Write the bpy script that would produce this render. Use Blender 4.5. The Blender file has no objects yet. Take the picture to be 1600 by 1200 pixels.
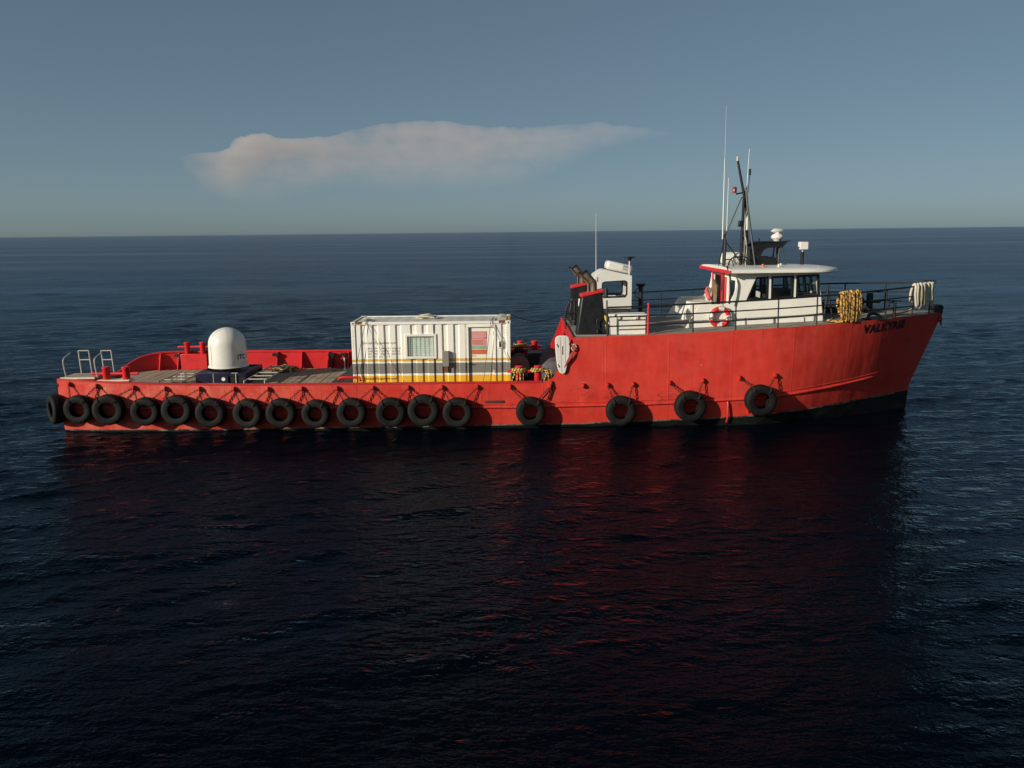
import bpy, bmesh, math, random
import numpy as np
from mathutils import Vector, Matrix, Euler, noise as mnoise

random.seed(7)
rng = np.random.default_rng(11)
sc = bpy.context.scene
COL = sc.collection
R = math.radians

# ------------------------------------------------------------------ camera
CAM = Vector((0.0, -33.7, 7.27))
PITCH = math.atan(237.5 / 1294.0)
ROLL = R(0.609)
fw = Vector((0, math.cos(PITCH), -math.sin(PITCH)))
rt0 = Vector((1, 0, 0)); up0 = Vector((0, math.sin(PITCH), math.cos(PITCH)))
rt = rt0 * math.cos(ROLL) - up0 * math.sin(ROLL)
up = rt0 * math.sin(ROLL) + up0 * math.cos(ROLL)
cam_data = bpy.data.cameras.new('camera')
cam_data.sensor_width = 36.0
cam_data.sensor_fit = 'HORIZONTAL'
cam_data.lens = 1294.0 / 1600.0 * 36.0
cam_data.clip_start = 0.5
cam_data.clip_end = 250000.0
cam = bpy.data.objects.new('camera', cam_data)
COL.objects.link(cam)
M = Matrix.Identity(4)
for i in range(3):
    M[i][0] = rt[i]; M[i][1] = up[i]; M[i][2] = -fw[i]; M[i][3] = CAM[i]
cam.matrix_world = M
sc.camera = cam

# ------------------------------------------------------------------ sky, sun, exposure
SUN_AZ, SUN_EL = R(56), R(18)          # azimuth to the left of straight behind the camera
to_sun = Vector((-math.sin(SUN_AZ) * math.cos(SUN_EL), -math.cos(SUN_AZ) * math.cos(SUN_EL), math.sin(SUN_EL)))
world = bpy.data.worlds.new('World'); sc.world = world
world.use_nodes = True
wt = world.node_tree; wt.nodes.clear()
sky = wt.nodes.new('ShaderNodeTexSky'); sky.sky_type = 'NISHITA'
sky.sun_disc = False
sky.sun_elevation = SUN_EL
sky.sun_rotation = math.atan2(to_sun.x, to_sun.y)
sky.altitude = 0; sky.air_density = 0.45; sky.dust_density = 0.9; sky.ozone_density = 1.5
tint = wt.nodes.new('ShaderNodeMix'); tint.data_type = 'RGBA'; tint.blend_type = 'MULTIPLY'
tint.inputs[0].default_value = 1.0
tint.inputs[7].default_value = (0.85, 1.0, 0.975, 1)
gam = wt.nodes.new('ShaderNodeGamma'); gam.inputs['Gamma'].default_value = 0.55   # hazy tropical air: flatter than the clear-air model
bg = wt.nodes.new('ShaderNodeBackground'); bg.inputs['Strength'].default_value = 0.133
wo = wt.nodes.new('ShaderNodeOutputWorld')
wt.links.new(sky.outputs[0], gam.inputs[0]); wt.links.new(gam.outputs[0], tint.inputs[6]); wt.links.new(tint.outputs[2], bg.inputs['Color'])
wt.links.new(bg.outputs[0], wo.inputs['Surface'])

sl = bpy.data.lights.new('sun', 'SUN'); sl.energy = 4.9; sl.angle = R(0.53); sl.color = (1.0, 0.90, 0.76)
sun = bpy.data.objects.new('sun', sl); COL.objects.link(sun)
sun.rotation_euler = to_sun.to_track_quat('Z', 'Y').to_euler()
sun.location = to_sun * 200

sc.view_settings.view_transform = 'Standard'
sc.view_settings.look = 'None'
sc.view_settings.gamma = 1.0
sc.view_settings.exposure = 0.0
sc.view_settings.use_curve_mapping = False
sc.render.engine = 'CYCLES'
sc.cycles.use_denoising = True
sc.cycles.max_bounces = 6
sc.cycles.transparent_max_bounces = 12
sc.cycles.volume_bounces = 2
sc.cycles.caustics_reflective = False
sc.cycles.caustics_refractive = False

# ------------------------------------------------------------------ materials
MATS = {}
def nodes_of(name):
    m = bpy.data.materials.new(name); m.use_nodes = True
    nt = m.node_tree; b = nt.nodes['Principled BSDF']
    MATS[name] = m
    return m, nt, b
def N(nt, t, **kw):
    n = nt.nodes.new(t)
    for k, v in kw.items(): setattr(n, k, v)
    return n
def mixc(nt, fac, a, b, mode='MIX'):
    n = N(nt, 'ShaderNodeMix', data_type='RGBA', blend_type=mode)
    for i, x in ((0, fac), (6, a), (7, b)):
        if hasattr(x, 'is_linked') or hasattr(x, 'links'): nt.links.new(x, n.inputs[i])
        elif i == 0: n.inputs[0].default_value = x
        else: n.inputs[i].default_value = (*x, 1)
    return n.outputs[2]
def math_(nt, op, a, b=None, c=None):
    n = N(nt, 'ShaderNodeMath', operation=op)
    for i, x in enumerate((a, b, c)):
        if x is None: continue
        if hasattr(x, 'links'): nt.links.new(x, n.inputs[i])
        else: n.inputs[i].default_value = x
    return n.outputs[0]
def coords(nt, scale=(1, 1, 1)):
    tc = N(nt, 'ShaderNodeTexCoord'); mp = N(nt, 'ShaderNodeMapping')
    mp.inputs['Scale'].default_value = scale
    nt.links.new(tc.outputs['Object'], mp.inputs['Vector'])
    return mp.outputs[0]
def noise_(nt, scale, detail=5, rough=.6, stretch=(1, 1, 1)):
    n = N(nt, 'ShaderNodeTexNoise'); n.inputs['Scale'].default_value = scale
    n.inputs['Detail'].default_value = detail; n.inputs['Roughness'].default_value = rough
    nt.links.new(coords(nt, stretch), n.inputs['Vector'])
    return n.outputs['Fac']
def ramp(nt, fac, lo, hi):
    n = N(nt, 'ShaderNodeMapRange', interpolation_type='SMOOTHSTEP')
    nt.links.new(fac, n.inputs['Value'])
    n.inputs['From Min'].default_value = lo; n.inputs['From Max'].default_value = hi
    return n.outputs['Result']
def bump(nt, b, h, strength, dist=.02):
    n = N(nt, 'ShaderNodeBump'); n.inputs['Strength'].default_value = strength; n.inputs['Distance'].default_value = dist
    nt.links.new(h, n.inputs['Height']); nt.links.new(n.outputs[0], b.inputs['Normal'])
def paint(name, col, rough=.5, metal=0.0, var=.18, vs=1.5, dirt=None, streak=None, bmp=.15, spec=.4):
    """painted or raw surface: tone variation, dirt patches, vertical streaks, fine relief"""
    m, nt, b = nodes_of(name)
    n1 = noise_(nt, vs, 6, .65)
    dark = tuple(c * (1 - var) for c in col); lite = tuple(min(1, c * (1 + var * .6) + .01 * var) for c in col)
    c = mixc(nt, ramp(nt, n1, .3, .7), dark, lite)
    if dirt:
        dc, lo, hi, ds = dirt
        c = mixc(nt, ramp(nt, noise_(nt, ds, 8, .7), lo, hi), c, dc)
    if streak:
        scol, lo, hi = streak
        c = mixc(nt, ramp(nt, noise_(nt, 3.0, 5, .6, (3, 3, .25)), lo, hi), c, scol)
    nt.links.new(c, b.inputs['Base Color'])
    rr = N(nt, 'ShaderNodeMapRange'); nt.links.new(n1, rr.inputs['Value'])
    rr.inputs['To Min'].default_value = rough * .8; rr.inputs['To Max'].default_value = min(1, rough * 1.25)
    nt.links.new(rr.outputs[0], b.inputs['Roughness'])
    b.inputs['Metallic'].default_value = metal
    b.inputs['Specular IOR Level'].default_value = spec
    if bmp: bump(nt, b, noise_(nt, 9, 5, .6), bmp, .01)
    return m

def red_hull():
    m, nt, b = nodes_of('hull_red')
    tc = N(nt, 'ShaderNodeTexCoord'); sp = N(nt, 'ShaderNodeSeparateXYZ'); nt.links.new(tc.outputs['Object'], sp.inputs[0])
    base = mixc(nt, ramp(nt, noise_(nt, .5, 6, .65), .3, .72), (.51, .026, .017), (.64, .042, .026))
    # repainted rectangular patches from the roller
    vor = N(nt, 'ShaderNodeTexVoronoi', distance='CHEBYCHEV'); vor.inputs['Scale'].default_value = 1.0
    nt.links.new(coords(nt, (1.1, .01, 1.9)), vor.inputs['Vector'])
    vsep = N(nt, 'ShaderNodeSeparateColor'); nt.links.new(vor.outputs['Color'], vsep.inputs[0])
    base = mixc(nt, math_(nt, 'MULTIPLY', vsep.outputs[0], .22), base, (.70, .075, .048))
    # chalky worn paint on the after half
    aft = N(nt, 'ShaderNodeMapRange', interpolation_type='SMOOTHSTEP'); nt.links.new(sp.outputs[0], aft.inputs['Value'])
    aft.inputs['From Min'].default_value = -3.0; aft.inputs['From Max'].default_value = -14.0
    chalk = math_(nt, 'MULTIPLY', ramp(nt, noise_(nt, 1.1, 8, .72, (1, 1, 1.3)), .34, .68), math_(nt, 'MULTIPLY_ADD', aft.outputs[0], .66, .14))
    base = mixc(nt, chalk, base, (.72, .17, .12))
    bare = math_(nt, 'MULTIPLY', ramp(nt, noise_(nt, 2.6, 9, .75), .63, .70), aft.outputs[0])
    base = mixc(nt, math_(nt, 'MULTIPLY', bare, .55), base, (.70, .40, .24))
    # rust runs and scrapes
    base = mixc(nt, math_(nt, 'MULTIPLY', ramp(nt, noise_(nt, 2.4, 6, .65, (3.5, 1, .18)), .57, .74), .6), base, (.20, .030, .018))
    base = mixc(nt, math_(nt, 'MULTIPLY', ramp(nt, noise_(nt, 1.7, 7, .7, (.5, 1, 3)), .66, .74), .5), base, (.26, .02, .018))
    base = mixc(nt, ramp(nt, noise_(nt, 6, 4, .5, (.55, 1, 7)), .755, .77), base, (.72, .62, .55))
    # black rubber scuffs in the belt the tyres rub
    belt = N(nt, 'ShaderNodeMapRange', interpolation_type='SMOOTHSTEP'); nt.links.new(math_(nt, 'ABSOLUTE', math_(nt, 'SUBTRACT', sp.outputs[2], .95)), belt.inputs['Value'])
    belt.inputs['From Min'].default_value = .75; belt.inputs['From Max'].default_value = .25
    base = mixc(nt, math_(nt, 'MULTIPLY', math_(nt, 'MULTIPLY', ramp(nt, noise_(nt, 2.2, 7, .72, (.8, 1, 1.6)), .53, .68), belt.outputs[0]), .55), base, (.10, .018, .015))
    nt.links.new(base, b.inputs['Base Color'])
    b.inputs['Roughness'].default_value = .5
    b.inputs['Specular IOR Level'].default_value = .3
    # plate buckling between frames and faint welds
    fr = N(nt, 'ShaderNodeTexNoise'); fr.inputs['Scale'].default_value = .9; fr.inputs['Detail'].default_value = 2
    nt.links.new(coords(nt, (1.3, 0, .5)), fr.inputs['Vector'])
    w = N(nt, 'ShaderNodeTexWave', wave_type='BANDS', bands_direction='X'); w.inputs['Scale'].default_value = .135
    w.inputs['Distortion'].default_value = .0; nt.links.new(coords(nt), w.inputs['Vector'])
    weld = ramp(nt, w.outputs['Fac'], .9985, 1.0)
    h = math_(nt, 'ADD', math_(nt, 'MULTIPLY', fr.outputs['Fac'], .75), math_(nt, 'MULTIPLY', weld, .045))
    h = math_(nt, 'ADD', h, math_(nt, 'MULTIPLY', noise_(nt, 10, 4, .6), .02))
    bump(nt, b, h, .8, .09)
    return m
red_hull()
paint('red', (.52, .020, .020), .45, var=.15, vs=1.3, dirt=((.16, .02, .015), .66, .80, 3), streak=((.25, .03, .02), .66, .80))
paint('bright_red', (.60, .022, .025), .42, var=.12, dirt=((.2, .02, .015), .68, .8, 4))
paint('boot_black', (.005, .0055, .0055), .6, var=.5, vs=2, dirt=((.016, .017, .014), .55, .72, 2.2), bmp=.4, spec=.2)
paint('weed', (.16, .16, .115), .8, var=.5, vs=3, dirt=((.02, .02, .018), .44, .56, 1.4), bmp=.4)
paint('white', (.80, .78, .70), .45, var=.06, vs=1.2, dirt=((.52, .44, .32), .68, .86, 2), streak=((.60, .46, .30), .69, .88), bmp=.06)
paint('white_grp', (.70, .685, .63), .38, var=.04, vs=1.0, dirt=((.62, .56, .46), .70, .9, 2), bmp=.03)
paint('white_dirty', (.80, .77, .68), .55, var=.08, vs=3, dirt=((.42, .32, .2), .66, .82, 5), streak=((.50, .36, .2), .68, .86), bmp=.2)
paint('cream', (.66, .58, .44), .6, var=.2, vs=4, dirt=((.3, .2, .12), .6, .75, 6))
paint('black', (.008, .008, .010), .45, var=.4, vs=3, dirt=((.03, .025, .02), .62, .78, 5))
paint('black_rail', (.007, .007, .008), .6, var=.3, vs=3, dirt=((.09, .045, .02), .66, .8, 8))
paint('deck_grey', (.25, .235, .195), .75, var=.22, vs=.8, dirt=((.12, .10, .075), .55, .72, 1.6), bmp=.3)
paint('steel_deck', (.085, .075, .062), .7, var=.3, vs=1.2, dirt=((.12, .05, .025), .58, .74, 2.5), bmp=.3)
paint('rubber', (.0050, .0053, .0051), .68, var=.35, vs=4, dirt=((.020, .019, .017), .60, .82, 3), bmp=.35, spec=.22)
paint('chain_rust', (.040, .018, .012), .8, var=.5, vs=14, dirt=((.11, .035, .016), .55, .7, 12), bmp=.5)
paint('rust', (.22, .075, .025), .85, var=.4, vs=8, dirt=((.05, .03, .02), .5, .7, 9), bmp=.4)
paint('exhaust', (.17, .125, .085), .6, .55, var=.4, vs=4, dirt=((.05, .028, .018), .5, .7, 5))
paint('alloy', (.56, .55, .50), .38, .6, var=.12, vs=5)
paint('galv', (.50, .47, .40), .55, .25, var=.15, vs=5, dirt=((.28, .2, .12), .62, .8, 6))
paint('navy', (.007, .008, .034), .4, var=.25, vs=3, dirt=((.03, .03, .05), .6, .8, 5))
paint('yellow_green', (.42, .34, .045), .5, var=.2, vs=2, dirt=((.07, .05, .02), .50, .66, 4))
paint('yellow_paint', (.72, .40, .03), .5, var=.1, vs=3, dirt=((.3, .15, .04), .66, .8, 4))
paint('grey_paint', (.24, .23, .20), .5, var=.1, vs=2)
paint('grey_cloth', (.10, .105, .11), .85, var=.25, vs=3, bmp=.5)
paint('brown_cloth', (.20, .135, .085), .9, var=.3, vs=6, bmp=.6)
paint('pink_cloth', (.52, .10, .09), .8, var=.2, vs=6, bmp=.4)
paint('dark_net', (.012, .013, .012), .9, var=.5, vs=9, dirt=((.035, .03, .018), .6, .75, 12), bmp=.6)
paint('white_rope', (.54, .50, .39), .9, var=.18, vs=7, dirt=((.36, .32, .22), .52, .70, 8), bmp=.5)
paint('tan_rope', (.50, .30, .13), .9, var=.2, vs=9, bmp=.5)
paint('letter_black', (.010, .009, .010), .5, var=.2, bmp=0)
paint('letter_navy', (.016, .02, .06), .5, var=.1, bmp=0)
paint('letter_grey', (.34, .33, .29), .6, var=.1, bmp=0)
paint('letter_orange', (.62, .42, .25), .6, var=.1, bmp=0)
paint('sign_pink', (.66, .30, .27), .5, var=.1, vs=4, bmp=0)
paint('sign_red', (.48, .05, .06), .5, var=.1, bmp=0)
paint('sign_green', (.30, .42, .28), .5, var=.15, vs=5, bmp=0)
paint('sign_orange', (.58, .15, .05), .5, var=.12, vs=5, bmp=0)
paint('red_glass', (.25, .01, .012), .2, var=.1, bmp=0)
paint('curtain', (.62, .74, .66), .8, var=.16, vs=5, bmp=.3)
paint('dark_inside', (.035, .034, .032), .7, var=.3, bmp=0)
paint('orange', (.62, .16, .03), .5, var=.15)

def planks_mat():
    m, nt, b = nodes_of('deck_wood')
    oi = N(nt, 'ShaderNodeObjectInfo')
    g = noise_(nt, 3, 8, .7, (9, .5, 9))
    c = mixc(nt, ramp(nt, g, .3, .72), (.20, .145, .095), (.40, .305, .205))
    c = mixc(nt, math_(nt, 'MULTIPLY', oi.outputs['Random'], .55), c, (.44, .34, .235))
    c = mixc(nt, ramp(nt, noise_(nt, 1.0, 6, .7), .54, .72), c, (.10, .08, .06))
    nt.links.new(c, b.inputs['Base Color']); b.inputs['Roughness'].default_value = .85
    bump(nt, b, g, .5, .01)
planks_mat()
def rope_mat(name, a, bcol, k=9.0, share=.5):
    m, nt, b = nodes_of(name)
    uv = N(nt, 'ShaderNodeUVMap'); sp = N(nt, 'ShaderNodeSeparateXYZ'); nt.links.new(uv.outputs[0], sp.inputs[0])
    wob = math_(nt, 'MULTIPLY', noise_(nt, 3.0, 2, .5), 2.5)
    ph = math_(nt, 'FRACT', math_(nt, 'ADD', math_(nt, 'ADD', math_(nt, 'MULTIPLY', sp.outputs[0], k), sp.outputs[1]), wob))
    st = math_(nt, 'GREATER_THAN', ph, share)
    c = mixc(nt, st, a, bcol)
    c = mixc(nt, ramp(nt, noise_(nt, 9, 4, .6), .48, .62), c, tuple(x * .35 for x in a))
    c = mixc(nt, ramp(nt, noise_(nt, 17, 3, .6), .60, .68), c, tuple(min(1, x * 1.25 + .05) for x in a))
    nt.links.new(c, b.inputs['Base Color']); b.inputs['Roughness'].default_value = .85
    lay = math_(nt, 'ABSOLUTE', math_(nt, 'SUBTRACT', math_(nt, 'FRACT', math_(nt, 'MULTIPLY', ph, 2.0)), .5))
    bump(nt, b, lay, .7, .012)
rope_mat('yellow_black_rope', (.60, .33, .075), (.05, .028, .012), 4.3, .68)
rope_mat('yellow_black_rope_fine', (.74, .52, .12), (.025, .018, .012), 9.0, .55)

def glass_mat(name, tintc=(.75, .82, .82), rough=.02, alpha=.30):
    m, nt, b = nodes_of(name)
    tr = N(nt, 'ShaderNodeBsdfTransparent'); tr.inputs[0].default_value = (*tintc, 1)
    gl = N(nt, 'ShaderNodeBsdfGlossy'); gl.inputs['Roughness'].default_value = rough
    lw = N(nt, 'ShaderNodeLayerWeight'); lw.inputs['Blend'].default_value = .5
    fc = math_(nt, 'MULTIPLY_ADD', math_(nt, 'POWER', lw.outputs['Facing'], 4.0), .9, .045)
    mx = N(nt, 'ShaderNodeMixShader')
    nt.links.new(fc, mx.inputs[0]); nt.links.new(tr.outputs[0], mx.inputs[1]); nt.links.new(gl.outputs[0], mx.inputs[2])
    nt.links.new(mx.outputs[0], nt.nodes['Material Output'].inputs['Surface'])
glass_mat('glass', (.86, .90, .90))
glass_mat('glass_clear', (.93, .96, .95))

def container_mat():
    m, nt, b = nodes_of('container_paint')
    tc = N(nt, 'ShaderNodeTexCoord'); sp = N(nt, 'ShaderNodeSeparateXYZ'); nt.links.new(tc.outputs['Object'], sp.inputs[0])
    z = sp.outputs[2]
    cr = N(nt, 'ShaderNodeValToRGB'); cr.color_ramp.interpolation = 'CONSTANT'
    fr = N(nt, 'ShaderNodeMapRange'); nt.links.new(z, fr.inputs['Value'])
    fr.inputs['From Min'].default_value = 1.3; fr.inputs['From Max'].default_value = 4.1
    W = (.84, .82, .735, 1); Yl = (.78, .45, .030, 1); G = (.20, .195, .17, 1)
    els = [(1.3, Yl), (1.885, W), (1.965, G), (2.37, W), (2.435, (.62, .40, .07, 1)), (2.53, W)]
    e = cr.color_ramp.elements
    while len(e) < len(els): e.new(.5)
    for k, (zz, c) in enumerate(els):
        e[k].position = (zz - 1.3) / 2.8; e[k].color = c
    nt.links.new(fr.outputs[0], cr.inputs[0])
    c = mixc(nt, math_(nt, 'MULTIPLY', ramp(nt, noise_(nt, 2.2, 6, .65, (4, 4, .3)), .56, .80), .4), cr.outputs[0], (.50, .40, .27), 'MIX')
    c = mixc(nt, math_(nt, 'MULTIPLY', ramp(nt, noise_(nt, 7, 8, .7), .70, .76), .8), c, (.28, .13, .05))
    nt.links.new(c, b.inputs['Base Color']); b.inputs['Roughness'].default_value = .5
    bump(nt, b, noise_(nt, 3, 4, .6), .12, .02)
container_mat()
paint('container_roof', (.66, .64, .57), .6, var=.12, vs=1.2, dirt=((.36, .27, .17), .56, .74, 1.8), bmp=.15)

def sea_mat():
    m, nt, b = nodes_of('sea_water')
    geo = N(nt, 'ShaderNodeNewGeometry')
    nt.nodes.remove(b)
    body = N(nt, 'ShaderNodeBsdfDiffuse'); body.inputs['Color'].default_value = (.0009, .0024, .0050, 1)
    gl = N(nt, 'ShaderNodeBsdfGlossy'); gl.inputs['Color'].default_value = (.69, .83, .97, 1)
    mx = N(nt, 'ShaderNodeMixShader')
    # unresolved wavelets far out read as gloss loss: distance from the boat's own place, not from a viewer
    d = N(nt, 'ShaderNodeVectorMath', operation='DISTANCE'); nt.links.new(geo.outputs['Position'], d.inputs[0]); d.inputs[1].default_value = (0, -20, 0)
    far = N(nt, 'ShaderNodeMapRange', interpolation_type='SMOOTHSTEP'); nt.links.new(d.outputs['Value'], far.inputs['Value'])
    far.inputs['From Min'].default_value = 15; far.inputs['From Max'].default_value = 220
    far.inputs['To Min'].default_value = .035; far.inputs['To Max'].default_value = .36
    # wind lanes and slicks
    lane = ramp(nt, noise_(nt, .010, 5, .62, (.28, 1, 1)), .35, .70)
    rr = math_(nt, 'MULTIPLY', far.outputs[0], math_(nt, 'MULTIPLY_ADD', lane, .34, .82))
    nt.links.new(rr, gl.inputs['Roughness'])
    n1 = noise_(nt, 1.3, 5, .55, (.62, 1, 1)); n2 = noise_(nt, 5.2, 4, .55, (.6, 1, 1))
    n3 = noise_(nt, .16, 5, .6, (.45, 1, 1)); n4 = noise_(nt, 14, 2, .5, (.7, 1, 1))
    h = math_(nt, 'ADD', math_(nt, 'MULTIPLY', n1, .13), math_(nt, 'MULTIPLY', n2, .075))
    h = math_(nt, 'ADD', h, math_(nt, 'MULTIPLY', n4, .026))
    h = math_(nt, 'MULTIPLY', h, math_(nt, 'MULTIPLY_ADD', lane, .7, .6))
    h = math_(nt, 'ADD', h, math_(nt, 'MULTIPLY', n3, .60))
    bp = N(nt, 'ShaderNodeBump'); bp.inputs['Strength'].default_value = .64; bp.inputs['Distance'].default_value = 1.0
    nt.links.new(h, bp.inputs['Height'])
    for n_ in (body, gl): nt.links.new(bp.outputs[0], n_.inputs['Normal'])
    # reflectance of water as seen through a polarising filter: close to the p-polarised Fresnel curve
    lw = N(nt, 'ShaderNodeLayerWeight'); lw.inputs['Blend'].default_value = .5; nt.links.new(bp.outputs[0], lw.inputs['Normal'])
    slick = math_(nt, 'MULTIPLY_ADD', ramp(nt, noise_(nt, .022, 6, .66, (.10, 1, 1)), .50, .72), .42, .90)   # smooth slicks mirror more sky
    fac = math_(nt, 'MULTIPLY', math_(nt, 'MULTIPLY', math_(nt, 'POWER', lw.outputs['Facing'], 5.9), .66), slick)
    nt.links.new(fac, mx.inputs[0]); nt.links.new(body.outputs[0], mx.inputs[1]); nt.links.new(gl.outputs[0], mx.inputs[2])
    nt.links.new(mx.outputs[0], nt.nodes['Material Output'].inputs['Surface'])
sea_mat()
def cloud_mat():
    m = bpy.data.materials.new('cloud_vapour'); m.use_nodes = True; MATS['cloud_vapour'] = m
    nt = m.node_tree; nt.nodes.clear()
    o = N(nt, 'ShaderNodeOutputMaterial'); v = N(nt, 'ShaderNodeVolumePrincipled')
    v.inputs['Color'].default_value = (1.0, .86, .79, 1)
    v.inputs['Density'].default_value = .0011
    v.inputs['Anisotropy'].default_value = -0.3
    nt.links.new(v.outputs[0], o.inputs['Volume'])
cloud_mat()

# ------------------------------------------------------------------ mesh helpers
class MB:
    def __init__(s): s.v = []; s.f = []; s.uv = {}
    def add(s, vs, fs, uvs=None):
        o = len(s.v); s.v += [tuple(x) for x in vs]
        for k, f in enumerate(fs):
            if uvs: s.uv[len(s.f)] = uvs[k]
            s.f.append(tuple(o + i for i in f))
        return s
    def box(s, x0, x1, y0, y1, z0, z1, mat=None):
        vs = [Vector(p) for p in ((x0,y0,z0),(x1,y0,z0),(x1,y1,z0),(x0,y1,z0),(x0,y0,z1),(x1,y0,z1),(x1,y1,z1),(x0,y1,z1))]
        if mat: vs = [mat @ p for p in vs]
        return s.add(vs, [(3,2,1,0),(4,5,6,7),(0,1,5,4),(1,2,6,5),(2,3,7,6),(3,0,4,7)])
    def tube(s, pts, r, n=6, caps=True, closed=False):
        pts = [Vector(p) for p in pts]; L = len(pts)
        rs = r if isinstance(r, (list, tuple)) else [r] * L
        T = []
        for i in range(L):
            a = pts[(i-1) % L] if (closed or i > 0) else pts[i]
            b = pts[(i+1) % L] if (closed or i < L-1) else pts[i]
            t = (b - a); T.append(t.normalized() if t.length > 1e-9 else Vector((0,0,1)))
        ref = Vector((0,0,1)) if abs(T[0].z) < .9 else Vector((0,1,0))
        nrm = (ref - T[0] * ref.dot(T[0])).normalized()
        vs = []; ln = [0.0]
        for i in range(L):
            nrm = (nrm - T[i] * nrm.dot(T[i])).normalized(); bn = T[i].cross(nrm)
            for k in range(n):
                a = 2 * math.pi * k / n
                vs.append(pts[i] + (nrm * math.cos(a) + bn * math.sin(a)) * rs[i])
            if i: ln.append(ln[-1] + (pts[i] - pts[i-1]).length)
        fs = []; us = []
        for i in range(L if closed else L - 1):
            j = (i + 1) % L; lj = ln[j] if j else ln[-1] + (pts[0] - pts[-1]).length
            for k in range(n):
                k2 = (k + 1) % n
                fs.append((i*n+k, j*n+k, j*n+k2, i*n+k2))
                us.append(((ln[i], k/n), (lj, k/n), (lj, (k+1)/n), (ln[i], (k+1)/n)))
        if caps and not closed:
            fs.append(tuple(range(n))); us.append(((0,0),)*n)
            fs.append(tuple((L-1)*n + k for k in reversed(range(n)))); us.append(((0,0),)*n)
        return s.add(vs, fs, us)
    def lathe(s, prof, n=24, mat=None, close_prof=False):
        vs = []; fs = []; m = len(prof)
        for k in range(n):
            a = 2*math.pi*k/n
            for (r, z) in prof:
                p = Vector((r*math.cos(a), r*math.sin(a), z)); vs.append(mat @ p if mat else p)
        for k in range(n):
            k2 = (k+1) % n
            for i in range(m if close_prof else m-1):
                j = (i+1) % m
                fs.append((k*m+i, k2*m+i, k2*m+j, k*m+j))
        return s.add(vs, fs)
    def prism(s, poly, y0, y1):
        """poly in (x, z), extruded along y"""
        n = len(poly)
        vs = [(x, y0, z) for x, z in poly] + [(x, y1, z) for x, z in poly]
        fs = [tuple(range(n)), tuple(range(2*n-1, n-1, -1))]
        for i in range(n):
            j = (i+1) % n; fs.append((i, i+n, j+n, j))
        return s.add(vs, fs)
    def slab(s, poly, z0, z1):
        """poly in (x, y), extruded along z; z0/z1 may be functions of x"""
        g = lambda q, x: q(x) if callable(q) else q
        n = len(poly)
        vs = [(x, y, g(z0, x)) for x, y in poly] + [(x, y, g(z1, x)) for x, y in poly]
        fs = [tuple(range(n-1, -1, -1)), tuple(range(n, 2*n))]
        for i in range(n):
            j = (i+1) % n; fs.append((i, j, j+n, i+n))
        return s.add(vs, fs)
    def grid(s, fn, us, vs_, flip=False):
        nu, nv = len(us), len(vs_)
        pts = [fn(u, v) for u in us for v in vs_]
        fs = []
        for i in range(nu-1):
            for j in range(nv-1):
                q = (i*nv+j, (i+1)*nv+j, (i+1)*nv+j+1, i*nv+j+1)
                fs.append(q[::-1] if flip else q)
        return s.add(pts, fs)
    def mesh(s, name, smooth=35):
        me = bpy.data.meshes.new(name)
        me.from_pydata(s.v, [], s.f)
        if s.uv:
            ul = me.uv_layers.new(name='UVMap'); data = ul.data
            for p in me.polygons:
                if p.index in s.uv:
                    for li, q in zip(p.loop_indices, s.uv[p.index]): data[li].uv = q
        bm = bmesh.new(); bm.from_mesh(me); bmesh.ops.recalc_face_normals(bm, faces=bm.faces); bm.to_mesh(me); bm.free()
        if smooth:
            me.shade_smooth(); me.set_sharp_from_angle(angle=R(smooth))
        return me
    def build(s, name, mat, parent=None, smooth=35, bevel=0, segs=2):
        return link(name, s.mesh(name, smooth), mat, parent, bevel, segs)
ROOT_LOC = {}
def link(name, me, mat, parent=None, bevel=0, segs=2):
    o = bpy.data.objects.new(name, me); COL.objects.link(o)
    if mat and not me.materials: me.materials.append(MATS[mat])
    if parent:
        o.parent = parent
        if parent.name in ROOT_LOC: o.matrix_parent_inverse = Matrix.Translation(-ROOT_LOC[parent.name])
    if bevel:
        md = o.modifiers.new('bevel', 'BEVEL'); md.width = bevel; md.segments = segs; md.limit_method = 'ANGLE'; md.angle_limit = R(40)
    return o
def tag(o, label, cat, group=None):
    o['label'] = label; o['category'] = cat
    if group: o['group'] = group
    return o
def thing(name, loc, label, cat, group=None):
    o = bpy.data.objects.new(name, None); COL.objects.link(o)
    o.location = loc; o.empty_display_size = .3
    ROOT_LOC[o.name] = Vector(loc)
    return tag(o, label, cat, group)
def seg(p, q, n): return [Vector(p).lerp(Vector(q), i/(n)) for i in range(n+1)]
def catenary(p, q, sag, n=14):
    p, q = Vector(p), Vector(q)
    return [p.lerp(q, i/n) - Vector((0,0,sag*4*(i/n)*(1-i/n))) for i in range(n+1)]
def spline(pts, n=6):
    """Catmull-Rom through the points"""
    P = [Vector(p) for p in pts]; P = [P[0]*2-P[1]] + P + [P[-1]*2-P[-2]]
    out = []
    for i in range(1, len(P)-2):
        for k in range(n):
            t = k/n
            out.append(.5*((2*P[i]) + (P[i+1]-P[i-1])*t + (2*P[i-1]-5*P[i]+4*P[i+1]-P[i+2])*t*t + (3*P[i]-P[i-1]-3*P[i+1]+P[i+2])*t**3))
    out.append(P[-2]); return out
def tree_noise(x, y, z, s): return mnoise.noise(Vector((x*s, y*s, z*s)))
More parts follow.
